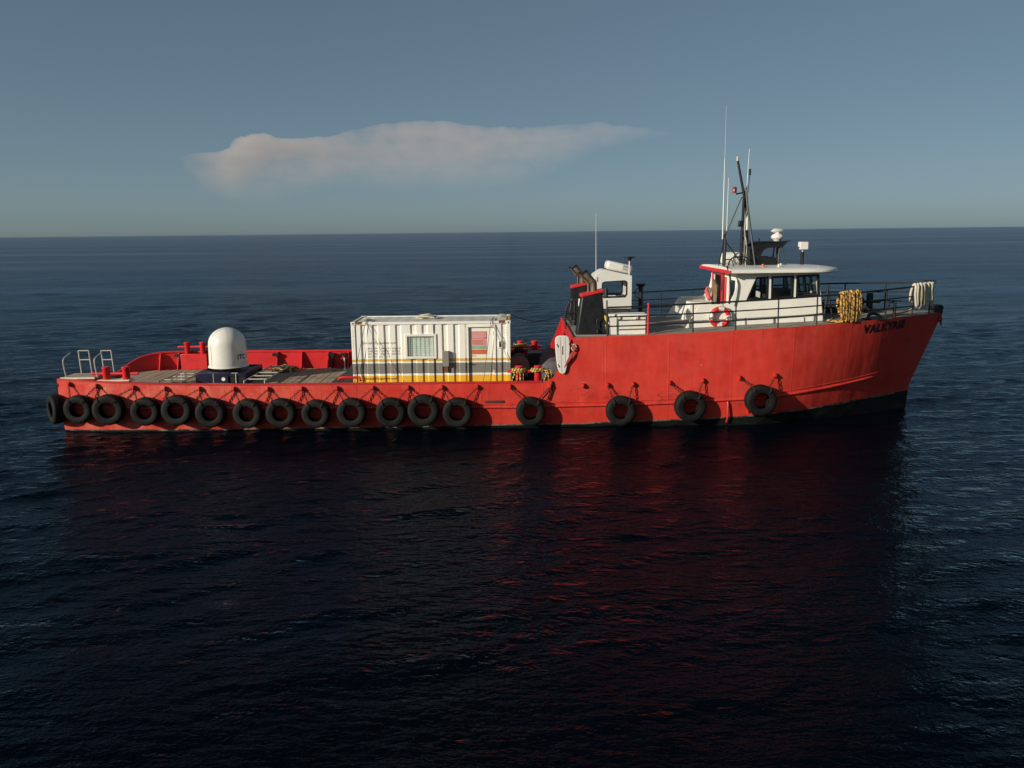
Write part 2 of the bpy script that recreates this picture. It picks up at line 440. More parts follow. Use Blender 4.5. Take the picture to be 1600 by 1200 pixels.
def text_mesh(body, size, shear=0.0, bold=0.0, align='LEFT', space=1.0):
    cu = bpy.data.curves.new('lettering', 'FONT'); cu.body = body; cu.size = size; cu.shear = shear; cu.offset = bold
    cu.align_x = align; cu.space_character = space; cu.resolution_u = 3
    o = bpy.data.objects.new('lettering_tmp', cu); COL.objects.link(o)
    dg = bpy.context.evaluated_depsgraph_get(); dg.update()
    me = bpy.data.meshes.new_from_object(o.evaluated_get(dg))
    bpy.data.objects.remove(o); bpy.data.curves.remove(cu)
    return me
def letters(name, body, size, fn, mat, parent, shear=0, bold=0, align='LEFT', space=1.0, cuts=0):
    me = text_mesh(body, size, shear, bold, align, space)
    if cuts:
        bm = bmesh.new(); bm.from_mesh(me)
        bmesh.ops.triangulate(bm, faces=bm.faces)
        bmesh.ops.subdivide_edges(bm, edges=[e for e in bm.edges if e.calc_length() > size*.2], cuts=cuts)
        bm.to_mesh(me); bm.free()
    for v in me.vertices: v.co = fn(v.co.x, v.co.y)
    me.materials.clear()
    return link(name, me, mat, parent)

# ------------------------------------------------------------------ sea
def build_sea():
    cx, cy = CAM.x, CAM.y
    th = np.concatenate([np.linspace(-180, -46, 26)[:-1], np.linspace(-46, 46, 660), np.linspace(46, 180, 26)[1:-1]])
    th = np.radians(th)
    rs = [5.0]
    while rs[-1] < 60000:
        r = rs[-1]
        rs.append(r + (.25 if r < 8.5 else max(.035, min(r*r/14000.0, r*.05))))
    rs = np.array(rs)
    dr = np.gradient(rs)
    RR, TH = np.meshgrid(rs, th, indexing='ij')
    X = cx + RR*np.sin(TH); Y = cy + RR*np.cos(TH); Z = np.zeros_like(X)
    DR = np.repeat(dr[:, None], len(th), 1)
    inwedge = (np.abs(TH) < R(46.5))
    NW = 90
    lam = np.exp(rng.uniform(math.log(.55), math.log(13.0), NW))
    ang = R(-68) + rng.normal(0, .50, NW)          # travel mostly away along the sight line, a little across
    ph = rng.uniform(0, 2*math.pi, NW)
    for l, a, p in zip(lam, ang, ph):
        k = 2*math.pi/l
        slope = .0125 * (l/2.2)**-.10 * (1.25 if l < 3 else .8)
        amp = slope/k
        att = np.clip((l/DR - 2.2)/2.5, 0, 1)*inwedge
        Z += amp*att*np.sin(k*(X*math.cos(a) + Y*math.sin(a)) + p)
    # patches of livelier and quieter water
    lanes = .75 + .35*np.sin(X*.11 + 1.3*np.sin(Y*.07))*np.sin(Y*.16 + .9*np.sin(X*.05))
    Z *= lanes
    nr, nt_ = len(rs), len(th)
    verts = np.stack([X, Y, Z], -1).reshape(-1, 3)
    verts = np.vstack([verts, [[cx, cy, 0]]])
    i = np.arange(nr-1)[:, None]; j = np.arange(nt_)[None, :]; j2 = (j+1) % nt_
    q = np.stack([i*nt_+j, i*nt_+j2, (i+1)*nt_+j2, (i+1)*nt_+j], -1).reshape(-1, 4)
    me = bpy.data.meshes.new('sea')
    nv = len(verts)
    tri = np.stack([np.full(nt_, nv-1), (np.arange(nt_)+1) % nt_, np.arange(nt_)], -1)
    loops = np.concatenate([q.reshape(-1)[:], tri.reshape(-1)])
    starts = np.concatenate([np.arange(len(q))*4, len(q)*4 + np.arange(len(tri))*3])
    me.vertices.add(nv); me.vertices.foreach_set('co', verts.astype(np.float32).ravel())
    me.loops.add(len(loops)); me.loops.foreach_set('vertex_index', loops.astype(np.int32))
    me.polygons.add(len(starts)); me.polygons.foreach_set('loop_start', starts.astype(np.int32))
    me.update(calc_edges=True); me.validate()
    me.polygons.foreach_set('use_smooth', np.ones(len(me.polygons), dtype=bool))
    if me.polygons[0].normal.z < 0: me.flip_normals()
    o = link('sea', me, 'sea_water'); o['kind'] = 'structure'; o['label'] = 'dark blue rippled open sea reaching to the horizon'
build_sea()

# ------------------------------------------------------------------ cloud (a thin lens of vapour far beyond the horizon)
def build_cloud():
    D = 24000.0; k = D/1294.0
    top = [(-512, 118), (-500, 122), (-480, 124), (-455, 124), (-436, 130), (-425, 143), (-405, 148), (-380, 149), (-360, 144), (-330, 142), (-285, 146), (-250, 156), (-200, 163), (-150, 168), (-110, 165), (-60, 158), (0, 155), (60, 158), (115, 162), (160, 157), (200, 150), (240, 143)]
    bot = [(-512, 100), (-480, 62), (-430, 44), (-380, 44), (-330, 58), (-280, 64), (-200, 58), (-100, 56), (0, 66), (60, 88), (120, 116), (180, 132), (240, 142)]
    tx, tz = zip(*top); bx, bz = zip(*bot)
    xs = np.linspace(-512, 240, 260); vs = np.linspace(0, 1, 64)
    def half(x, v):
        e = min((x+512)/70, (240-x)/330, 1.0); e = max(e, 0)**.8
        n = mnoise.fractal(Vector((x*.015, (np.interp(x, bx, bz)*(1-v) + np.interp(x, tx, tz)*v)*.034, 3.1)), .8, 2.1, 6)
        puff = math.exp(-((x+395)/62)**2) * max(0, v-.35)*1.6
        prof = (max(0.0, 1-v)**.52) * (max(v, 0)**1.5) * 2.2
        prof2 = (max(0.0, 1-v)**.22) * v**1.2
        return 20.0 * max(0.0, (prof*(.76+.46*n)*e + puff*prof2*(1.0+.5*n)))
    m = MB()
    def pt(x, v, s):
        zt = np.interp(x, tx, tz) + 2.2*mnoise.fractal(Vector((x*.045, 7.7, 1)), .8, 2.1, 5); zb = np.interp(x, bx, bz)
        if -445 < x < -350: zt += 5.0*abs(mnoise.noise(Vector((x*.09, 2.2, 0)))) + 2.0*abs(mnoise.noise(Vector((x*.3, 5.2, 0))))
        z = zb + (zt-zb)*v
        return ((x+14)*k, D + s*half(x, v)*k*1.0, z*k)
    m.grid(lambda x, v: pt(x, v, -1), xs, vs)
    m.grid(lambda x, v: pt(x, v, 1), xs, vs, flip=True)
    me = m.mesh('cloud', 0)
    bm = bmesh.new(); bm.from_mesh(me); bmesh.ops.remove_doubles(bm, verts=bm.verts, dist=1.0); bmesh.ops.recalc_face_normals(bm, faces=bm.faces); bm.to_mesh(me); bm.free()
    o = link('cloud', me, 'cloud_vapour'); o['kind'] = 'structure'; o['label'] = 'long pale pinkish cloud low above the horizon'
build_cloud()

# ------------------------------------------------------------------ the boat: hull form
RIM = [(-17.3,2.07),(-16.9,2.05),(-15,1.93),(-13,1.85),(-9.5,1.79),(1.05,1.78),(1.3,1.82),(1.5,1.92),(1.7,2.2),(1.9,2.58),(2.05,2.95),(2.17,3.28),(2.25,3.43),(4.7,3.48),(7.1,3.57),(9.4,3.68),(11.8,3.79),(14,3.85),(17.7,3.90)]
RX, RZ = zip(*RIM)
def zr(x): return float(np.interp(x, RX, RZ))
BX, BZ = zip(*[(-17.3,.07),(-10,.07),(2.4,.15),(7.2,.29),(9.7,.43),(12.4,.56),(13.9,.63),(16.3,.66),(17.6,.66)])
def zboot(x): return float(np.interp(x, BX, BZ))
def xstem(z): return 16.36 + .078*max(0, min(z, .9)) + .39*max(0.0, z-.9)
def HB(x, z):
    """half breadth of the hull at station x and height z"""
    w = 3.22 + .18*max(0.0, min(1.0, (z+.2)/1.2))
    if z < 0: w *= max(.25, 1 - (-z/1.3)**2*.7)
    if x < -13: w -= .012*(-13-x)**2
    if x > 9:
        s = max(0.0, min(1.0, z/3.8)); p = 1.38 + .66*s
        t = min(1.0, (x-9)/(xstem(z)-9)); w *= (1 - t**p)
    return max(w, .012)
def hx(xb, z):
    """base station -> real x at height z (raked transom and stem)"""
    if xb > 9: return 9 + (xstem(z)-9)*(xb-9)/(xstem(zr(xb))-9)
    if xb < -14.5: return xb + .03*max(0.0, 1-max(z, 0)/1.9)*(-14.5-xb)/2.5
    return xb
STN = list(np.linspace(-17, -14.5, 6)) + list(np.linspace(-13.5, 1.0, 16)) + list(np.linspace(1.05, 2.25, 17)) + list(np.linspace(2.9, 9, 9)) + list(9 + (xstem(3.9)-9)*np.linspace(.03, 1, 34)**.85)
boat = thing('supply_boat', (0, 0, 0), 'long red steel supply boat with white wheelhouse lying on the sea', 'boat')
def hull_rows(lo, hi, n, s):
    def fn(xb, v):
        z0 = lo(xb); z1 = hi(xb); z = z0 + (z1-z0)*v
        x = hx(xb, z); return (x, s*HB(x, z), z)
    return fn
m = MB()
vv = np.linspace(0, 1, 13)
def zr_far(x): return float(np.interp(x, [-17.0, -16.6, -16.1, -15.5, -15, 1.0], [1.28, 1.30, 1.32, 1.6, 2.0, 1.92])) if x < 1.0 else max(1.92, zr(x))
for s in (-1, 1): m.grid(hull_rows(zboot, zr if s < 0 else zr_far, 0, s), STN, vv, flip=s > 0)
# transom
def ztran(y): return float(np.interp(y, [-1, -.80, -.74, 1], [2.05, 2.03, 1.40, 1.36]))
def tpt(y, v):
    z = zboot(-17) + (ztran(y)-zboot(-17))*v
    return (hx(-17, z), y*HB(hx(-17, z), z), z)
m.grid(tpt, [-1, -.9, -.80, -.74, 0, .5, 1], vv)
hull = m.build('hull', 'hull_red', boat, 40)
m = MB()
vb = np.linspace(0, 1, 7)
for s in (-1, 1): m.grid(hull_rows(lambda x: -1.3, zboot, 0, s), STN, vb)
m.grid(lambda y, z: (hx(-17, z), y*HB(hx(-17, z), z), z), np.linspace(-1, 1, 5), np.linspace(-1.3, zboot(-17), 6))
bt = m.build('boot_topping', 'boot_black', boat, 40); bt['label'] = 'black bottom paint at the waterline'
m = MB()
m.grid(lambda x, v: (x, -HB(x, zboot(x)-.03+.05*v) - .005, zboot(x) - .035 - .02*mnoise.noise(Vector((x*1.7, 0, 4))) + .05*v), np.linspace(-16.8, 15.6, 160), [0, 1])
q = m.build('weed_line', 'weed', boat); q['label'] = 'pale weed and scum line above the black bottom paint'
# rub rail along both sides, half round
RRX = list(np.linspace(-16.6, 14.4, 80))
def rub_z(x): return float(np.interp(x, [-17, -8, 0, 4.8, 9.5, 12, 14.6], [.98, .88, .83, .89, 1.09, 1.3, 1.56]))
m = MB()
for s in (-1, 1):
    m.tube([(x, s*(HB(x, rub_z(x))+.005), rub_z(x)) for x in RRX], [.0]+[.062]*(len(RRX)-2)+[.0], 8, False)
m.build('rub_rail', 'hull_red', boat, 60)
m = MB()
for s in (-1, 1):
    m.tube([(x, s*(HB(x, rub_z(x)+.14)+.0), rub_z(x)+.14) for x in RRX], [.018]*len(RRX), 6, False)
m.build('hull_knuckle', 'hull_red', boat, 60)
# dent, freeing slot, draught fittings on the near side
m = MB(); m.box(-1.02, -.30, -3.43, -3.36, 1.0, 1.09); m.build('scupper_slot', 'dark_inside', boat, bevel=.02)
m = MB()
m.tube([(8.05, -3.40, .95), (8.06, -3.44, .85), (8.06, -3.42, .35), (8.04, -3.36, .15)], .035, 6); m.build('overboard_pipe', 'red', boat)
m = MB()
m.tube([(8.92, -3.36, .70), (8.80, -3.55, .62), (8.72, -3.62, .58)], [.10, .10, .08], 10); m.build('overboard_outlet', 'red', boat)

# gunwale caps (near low side and stern), far bulwark
m = MB()
def cap(s, x0, x1, n, w0, dz):
    xs_ = np.linspace(x0, x1, n)
    m.grid(lambda x, v: (x, s*(HB(x, zr(x)) + .02 - v*w0), zr(x)+dz + (.0 if 0 < v < 1 else 0)), xs_, [0, 1])
    m.grid(lambda x, v: (x, s*(HB(x, zr(x)) + .02), zr(x)+dz - v*.05), xs_, [0, 1])
    m.grid(lambda x, v: (x, s*(HB(x, zr(x)) + .02 - w0), zr(x)+dz - v*.45), xs_, [0, 1])
cap(-1, -16.95, 1.12, 60, .20, .012)
m.build('gunwale_cap', 'red', boat)
m = MB()
BPATH = [(-17.08, 1.70, 1.40), (-16.95, 2.05, 1.58), (-16.70, 2.40, 1.80), (-16.38, 2.70, 1.96), (-15.95, 2.98, 2.06), (-15.3, 3.18, 2.10), (-14.5, 3.28, 2.09)] + [(x_, HB(x_, 1.8)-.08, 2.09 - .09*(x_+13)/15.2) for x_ in np.linspace(-13, 2.2, 24)]
def bulw(x): return float(np.interp(x, [p[0] for p in BPATH], [p[2] for p in BPATH]))
def bulw_y(x): return float(np.interp(x, [p[0] for p in BPATH], [p[1] for p in BPATH]))
bpath = spline(BPATH, 3)
m.grid(lambda i, v: (bpath[int(i)].x, bpath[int(i)].y, 1.30 + (bpath[int(i)].z-1.30)*v), range(len(bpath)), [0, .5, 1])
m.grid(lambda i, v: (bpath[int(i)].x - (.05 if bpath[int(i)].x < -16.4 else 0), bpath[int(i)].y+.05, 1.30 + (bpath[int(i)].z-1.30)*v), range(len(bpath)), [0, .5, 1])
bul = m.build('bulwark', 'bright_red', boat); bul['label'] = 'red inner face of the far bulwark'
m = MB(); m.tube([(p.x, p.y+.01, p.z+.02) for p in bpath], .055, 8); m.build('cap_rail', 'bright_red', bul)
st_me = None
for x in (-15.7, -14.95, -10.55, -9.45, -8.25, -7.35, -6.6, -5, -3.4, -1.8, -.3):
    mm = MB(); yb = bulw_y(x)
    vsx = [(x-.02, yb, 1.34), (x-.02, yb-.38, 1.34), (x-.02, yb-.10, bulw(x)), (x-.02, yb, bulw(x))]
    mm.add(vsx + [(x+.02, b_, c_) for a_, b_, c_ in vsx], [(0,1,2,3), (7,6,5,4), (0,4,5,1), (1,5,6,2), (2,6,7,3)])
    mm.build('stay', 'bright_red', bul)
for x in (-14.95, -10.6, -8.1, -7.55):           # dark brackets hung inside the bulwark
    mm = MB(); yb = bulw_y(x)
    mm.box(x-.16, x+.16, yb-.20, yb-.04, bulw(x)-.18, bulw(x)-.06); mm.box(x+.02, x+.09, yb-.2, yb-.08, 1.38, bulw(x)-.17)
    mm.build('bracket', 'black', bul, bevel=.01)

# decks
m = MB(); m.grid(lambda x, v: (x, v*(HB(x, 1.5)-.06), 1.30), np.linspace(-16.7, 2.24, 20), [-1, 1])
deck = m.build('main_deck', 'steel_deck', boat)
pm = {}
x = -16.6; k = 0
while x < 2.0:
    w = .262
    mm = MB(); y1 = min(HB(x, 1.5), HB(x+w, 1.5)) - .45 + random.uniform(-.02, .02)
    mm.box(x, x+w, -y1, y1, 1.305, 1.36 + random.uniform(-.006, .006))
    p = mm.build('plank', 'deck_wood', deck); p.rotation_euler = (0, random.uniform(-.012, .012)*0, 0)
    x += .285; k += 1
for y in (-1.9, -1.25):
    mm = MB(); mm.box(-10.2, .1, y-.05, y+.05, 1.371, 1.385); mm.build('lashing_bar', 'steel_deck', deck)
m = MB()
fx = [2.25] + list(np.linspace(2.8, 9, 10)) + list(np.linspace(9.4, 17.4, 26))
m.grid(lambda x, v: (x, v*max(.02, HB(x, zr(x)) - .015), zr(x) - .025 + .07*(1-v*v)), fx, np.linspace(-1, 1, 9))
fdeck = m.build('forecastle_deck', 'deck_grey', boat)
m = MB(); m.box(2.26, 2.32, -3.33, 3.33, 1.2, 3.40); m.build('break_bulkhead', 'red', boat)
m = MB()
for s in (-1, 1):
    m.tube([(2.24, s*3.3, 3.44), (2.24, s*.05, 3.5)], .04, 6)
m.build('deck_edge', 'red', boat)
m = MB()                                           # far side wing of the break plating, inner skin
m.grid(lambda x, v: (x, 3.30, 1.4 + (zr(x)-1.4)*v), np.linspace(.9, 2.26, 16), [0, 1]); m.build('wing_plate', 'red', boat)

# ------------------------------------------------------------------ lettering on the bow
def on_hull(x, z, off=.006): return (x, -HB(x, z) - off, z)
nm = letters('name_lettering', 'VALKYRIE', .44, lambda a, b_: on_hull(13.36 + a*.93, 3.345 + .05*a + b_*.95), 'letter_black', boat, shear=.06, bold=.026, space=1.14, cuts=2)
nm['label'] = 'black painted boat name on the bow'

# ------------------------------------------------------------------ mooring bitts (welded)
def bitt(x0, x1, y, zb_, zt, r, zbar, bx0, bx1, plate=None):
    e = bpy.data.objects.new('mooring_bitt', None); COL.objects.link(e); e.parent = boat
    e.empty_display_size = .2
    for x in (x0, x1):
        mm = MB(); mm.lathe([(0, zb_), (r, zb_), (r, zt-.10), (r*1.12, zt-.08), (r*1.12, zt-.02), (r*.95, zt), (0, zt)], 16, Matrix.Translation((x, y, 0)))
        mm.build('post', 'bright_red', e, 40)
    mm = MB(); mm.tube([(bx0, y, zbar), (bx1, y, zbar)], .055, 8); mm.build('cross_bar', 'bright_red', e)
    if plate:
        mm = MB(); mm.box(*plate); mm.build('base_plate', 'cream', e, bevel=.01)
    return e
bitt(-15.22, -14.48, -3.02, 1.5, 2.46, .135, 2.20, -15.75, -14.02, (-15.5, -14.3, -3.22, -2.82, 1.93, 1.985))
bitt(-14.53, -13.84, 3.12, 1.36, 2.58, .12, 2.36, -14.95, -13.3)
bitt(.27, .98, -2.62, 1.36, 2.27, .13, 2.06, -.15, 1.40)
bitt(.39, 1.02, 2.98, 1.36, 2.50, .13, 2.22, .0, 1.35)
m = MB(); m.box(-14.80, -13.62, 2.92, 3.12, 1.36, 2.06); m.build('bitt_box', 'bright_red', boat, bevel=.02)
m = MB(); m.tube(spline([(-6.55, -2.9, 1.86), (-6.4, -3.0, 1.95), (-5.9, -3.0, 1.95), (-5.75, -3.0, 1.94), (-5.68, -3.1, 1.84)], 5), .05, 8)
m.build('fairlead_bar', 'bright_red', boat)

# ------------------------------------------------------------------ stern platform and boarding rails
m = MB(); m.box(-16.86, -15.62, -3.16, -2.15, 2.03, 2.09); sp_ = m.build('stern_platform', 'deck_wood', boat, bevel=.01)
m = MB(); m.box(-16.88, -15.60, -3.20, -3.165, 2.03, 2.10); m.build('edge_strip', 'cream', sp_)
m = MB(); m.box(-16.84, -15.66, -3.1, -2.2, 1.37, 2.025); m.build('platform_locker', 'red', boat)
def ladder_rail(x, y, w, h):
    e = bpy.data.objects.new('boarding_rail', None); COL.objects.link(e); e.parent = boat
    for dx in (0, w):
        mm = MB(); mm.tube([(x+dx, y, 2.05), (x+dx-.06*h, y+.02, 2.05+h)], .023, 6); mm.build('upright', 'galv', e)
    for t in (.62, 1.0):
        mm = MB(); mm.tube([(x-.06*h*t, y+.02*t, 2.05+h*t), (x+w-.06*h*t, y+.02*t, 2.05+h*t)], .023, 6); mm.build('rung', 'galv', e)
ladder_rail(-16.55, -2.25, .40, .92); ladder_rail(-15.65, -2.3, .38, .92)
for x in (-16.72, -15.55):
    mm = MB(); mm.tube(spline([(x, -3.05, 2.05), (x-.06, -3.05, 2.55), (x-.05, -3.0, 2.78), (x+.06, -2.7, 2.95)], 6), .023, 6); mm.build('grab_rail', 'galv', boat)

# ------------------------------------------------------------------ railings of the forecastle
def rail_line(side, xs_, endx, h=1.05):
    e = bpy.data.objects.new('railing', None); COL.objects.link(e); e.parent = boat
    Yf = lambda x: side*max(.05, HB(x, zr(x)) - .10)
    top = lambda x: zr(x) + h + .10*max(0, (x-12)/4.5)
    for x in xs_:
        if abs(x-5.04) < .01 and side < 0:
            mm = MB(); mm.tube([(x, Yf(x), zr(x)-.05), (x, Yf(x), 4.66)], .045, 8); q = mm.build('post', 'bright_red', e); q['label'] = 'red post of the near railing'; continue
        mm = MB(); mm.tube([(x, Yf(x), zr(x)-.05), (x - (.02 if x < 12 else .0), Yf(x), top(x))], .027, 6); mm.build('post', 'black_rail', e)
    xx = np.linspace(xs_[0], endx, 60)
    for f, r in ((1, .033), (.665, .025), (.335, .025)):
        mm = MB(); mm.tube([(x, Yf(x), zr(x) + (top(x)-zr(x))*f) for x in xx], r, 6); mm.build('rail', 'black_rail', e)
    return e
rail_line(-1, [3.55, 5.04, 6.70, 8.27, 9.84, 11.34, 13.0, 14.35, 15.75, 16.75], 16.95)
rail_line(1, [2.9, 4.9, 6.70, 8.1, 9.84, 11.5, 13.0, 14.35, 15.75, 16.75], 16.95)
m = MB(); m.tube(spline([(16.95, -.5, 5.12), (17.15, 0, 5.14), (16.95, .5, 5.12)], 6), .028, 6); m.build('pulpit_rail', 'black_rail', boat)
# hoop rail and brackets at the after edge
m = MB(); m.tube(spline([(2.20, -.4, 3.4), (2.18, -.4, 4.0), (2.28, -.4, 4.35), (2.5, -.4, 4.55), (2.95, -.4, 4.62)], 6), .045, 8)
m.tube([(2.20, -.4, 4.02), (3.0, -.4, 4.02)], .035, 6); m.build('hoop_rail', 'black_rail', boat)
m = MB(); m.tube([(2.62, .4, 3.4), (2.60, .4, 4.6)], .05, 8); m.box(2.46, 2.56, .34, .46, 4.55, 4.95, Matrix.Translation((0, 0, 0)))
m.build('lamp_post', 'black_rail', boat)

# ------------------------------------------------------------------ wheelhouse
wh = bpy.data.objects.new('wheelhouse', None); COL.objects.link(wh); wh.parent = boat
SIDE = [(6.60,3.42),(6.98,4.10),(7.16,4.37),(7.34,4.47),(8.05,4.47),(8.25,4.50),(8.39,4.62),(8.49,4.82),(8.56,5.10),(8.60,5.40),(8.61,5.62),(11.69,5.62),(11.97,3.70)]
WIN = [[(8.99,4.64),(9.79,4.65),(9.78,5.50),(9.32,5.47)], [(9.92,4.66),(10.74,4.70),(10.74,5.53),(9.90,5.50)], [(10.87,4.71),(11.76,4.75),(11.70,5.56),(10.85,5.53)]]
def wall_with_holes(outer, holes, y0, y1):
    """flat plate in the x-z plane with window openings, y0..y1 thick"""
    bm = bmesh.new(); edges = []
    for loop in [outer] + holes:
        vs = [bm.verts.new((x, y0, z)) for x, z in loop]
        for i in range(len(vs)): edges.append(bm.edges.new((vs[i], vs[(i+1) % len(vs)])))
    bmesh.ops.triangle_fill(bm, use_beauty=True, use_dissolve=False, edges=edges)
    bad = [f for f in bm.faces if any(inside(f.calc_center_median(), h) for h in holes)]
    bmesh.ops.delete(bm, geom=bad, context='FACES_ONLY')
    g = bmesh.ops.extrude_face_region(bm, geom=bm.faces[:])
    bmesh.ops.translate(bm, verts=[v for v in g['geom'] if isinstance(v, bmesh.types.BMVert)], vec=(0, y1-y0, 0))
    bmesh.ops.recalc_face_normals(bm, faces=bm.faces)
    me = bpy.data.meshes.new('wall'); bm.to_mesh(me); bm.free()
    return me
def inside(c, poly):
    x, z = c.x, c.z; r = False; n = len(poly)
    for i in range(n):
        (x1, z1), (x2, z2) = poly[i], poly[(i+1) % n]
        if (z1 > z) != (z2 > z) and x < (x2-x1)*(z-z1)/(z2-z1)+x1: r = not r
    return r
def shrink(poly, d):
    cx = sum(p[0] for p in poly)/len(poly); cz = sum(p[1] for p in poly)/len(poly)
    w = max(p[0] for p in poly)-min(p[0] for p in poly); h = max(p[1] for p in poly)-min(p[1] for p in poly)
    return [(cx+(x-cx)*(1-2*d/w), cz+(z-cz)*(1-2*d/h)) for x, z in poly]
for s in (-1, 1):
    y0 = s*2.05; y1 = s*1.99
    link('side_wall', wall_with_holes(SIDE, WIN, y0, y1), 'white', wh, bevel=.012)
    for wpoly in WIN:
        inner = shrink(wpoly, .065)
        me = wall_with_holes(shrink(wpoly, -.012), [inner], y0 + s*.022, y1 - s*.01)
        link('window_frame', me, 'black', wh, bevel=.006)
        mm = MB(); mm.add([(x, s*2.02, z) for x, z in shrink(wpoly, .05)], [(0, 1, 2, 3)]); mm.build('window_pane', 'glass', wh)
# front: raked wall with five windows
fy = [-1.99, -1.82, -1.16, -1.06, -.42, -.32, .32, .42, 1.06, 1.16, 1.82, 1.99]
def fpt(y, z, off=0): return (11.97 - .28*(z-3.70)/1.92 + off, y, z)
mm = MB()
for z0, z1 in ((3.6, 4.72), (5.54, 5.64)):
    for off in (0, -.06): mm.grid(lambda y, z: fpt(y, z, off), [-1.99, 1.99], [z0, z1])
for a, b_ in ((0, 1), (2, 3), (4, 5), (6, 7), (8, 9), (10, 11)):
    for off in (0, -.06): mm.grid(lambda y, z: fpt(y, z, off), [fy[a], fy[b_]], [4.72, 5.54])
    for q in (a, b_): mm.grid(lambda o_, z: fpt(fy[q], z, o_), [0, -.06], [4.72, 5.54])
mm.build('front_wall', 'white', wh)
for a in (1, 3, 5, 7, 9):
    mm = MB(); mm.grid(lambda y, z: fpt(y, z, -.03), [fy[a], fy[a+1]], [4.72, 5.54]); mm.build('window_pane', 'glass', wh)
    mm = MB(); mm.tube([fpt(y, z, .005) for y, z in ((fy[a]+.02, 4.74), (fy[a+1]-.02, 4.74), (fy[a+1]-.02, 5.52), (fy[a]+.02, 5.52))], .035, 4, closed=True); mm.build('window_frame', 'black', wh)
# after bulkhead with doorway and a side light
mm = MB()
for (a, b_, z0, z1) in ((1.55, 1.99, 3.5, 5.62), (.05, 1.55, 5.45, 5.62), (.05, 1.55, 3.5, 3.9), (-1.05, .05, 3.5, 5.62), (-1.85, -1.05, 3.5, 4.5), (-1.85, -1.05, 5.35, 5.62), (-1.99, -1.85, 3.5, 5.62)):
    mm.box(8.58, 8.64, a, b_, z0, z1)
mm.build('after_bulkhead', 'white', wh)
mm = MB(); mm.box(8.60, 8.62, -1.85, -1.05, 4.5, 5.35); mm.build('window_pane', 'glass', wh)
mm = MB(); mm.box(8.50, 8.575, -.62, .02, 3.95, 5.42); dr_ = mm.build('door', 'bright_red', wh, bevel=.02); dr_['label'] = 'red wheelhouse door hooked open'
mm = MB(); mm.box(8.488, 8.51, -.50, -.10, 4.85, 5.28); mm.build('door_light', 'glass', wh, bevel=.02)
mm = MB(); mm.tube([(8.55, 1.58, 3.9), (8.55, 1.58, 5.48), (8.55, .03, 5.48), (8.55, .03, 3.9)], .045, 6); mm.build('door_frame', 'bright_red', wh)
# companion trunk between the side walls and inside furniture
mm = MB(); mm.prism([(7.05, 3.45), (7.35, 4.36), (8.2, 4.36), (8.2, 3.45)], .25, 1.95); mm.build('companion_trunk', 'white', wh, bevel=.02)
mm = MB(); mm.box(8.65, 11.6, -1.98, 1.98, 3.62, 3.66); mm.build('cabin_sole', 'dark_inside', wh)
mm = MB(); mm.box(11.05, 11.72, -1.9, 1.9, 3.66, 4.82); mm.build('console', 'dark_inside', wh, bevel=.03)
mm = MB(); mm.box(8.7, 9.9, .3, 1.9, 3.66, 4.70); mm.build('settee', 'dark_inside', wh, bevel=.05)
mm = MB(); mm.box(10.2, 10.75, -.3, .3, 3.66, 4.35); mm.box(10.18, 10.32, -.3, .3, 4.3, 5.05); mm.build('helm_chair', 'dark_inside', wh, bevel=.06)
mm = MB(); mm.box(9.62, 9.86, -.25, .45, 3.66, 5.6); mm.build('locker_column', 'dark_inside', wh)
# roof with rounded visor, red after fascia
rp = [(8.24, -2.50)] + [(x, -2.50) for x in (9, 10, 11)] + [(11.6, -2.46), (12.1, -2.22), (12.5, -1.75), (12.75, -1.15), (12.86, -.4), (12.86, .4), (12.75, 1.15), (12.5, 1.75), (12.1, 2.22), (11.6, 2.46)] + [(x, 2.50) for x in (11, 10, 9)] + [(8.24, 2.50)]
mm = MB()
def roof_ring(k, z):   # k shrinks the outline towards the middle
    return [(10.4+(x-10.4)*k if x > 10.4 else 8.24 + (x-8.24), y*k, z + .0*x) for x, y in rp]
rings = [roof_ring(.95, 5.625), roof_ring(1.0, 5.665), roof_ring(1.0, 5.725), roof_ring(.975, 5.785), roof_ring(.80, 5.83), roof_ring(.4, 5.87)]
vs = [p for r_ in rings for p in r_]; n = len(rp); fs = []
for i in range(len(rings)-1):
    for j in range(n):
        j2 = (j+1) % n; fs.append((i*n+j, i*n+j2, (i+1)*n+j2, (i+1)*n+j))
fs.append(tuple(range(n-1, -1, -1))); fs.append(tuple((len(rings)-1)*n+j for j in range(n)))
mm.add(vs, fs); roof = mm.build('roof', 'white_grp', wh, 50)
mm = MB(); mm.box(8.17, 8.245, -2.51, 2.51, 5.63, 5.76); fs_ = mm.build('roof_fascia', 'bright_red', wh, bevel=.015); fs_['label'] = 'red painted after edge of the wheelhouse roof'
mm = MB()
for x in (8.95, 10.05, 11.2): mm.tube([(x, -2.07, 3.95), (x, -2.09, 3.70), (x, -2.09, zr(x)+.02)], .018, 5)
mm.build('drain_pipe', 'galv', wh)

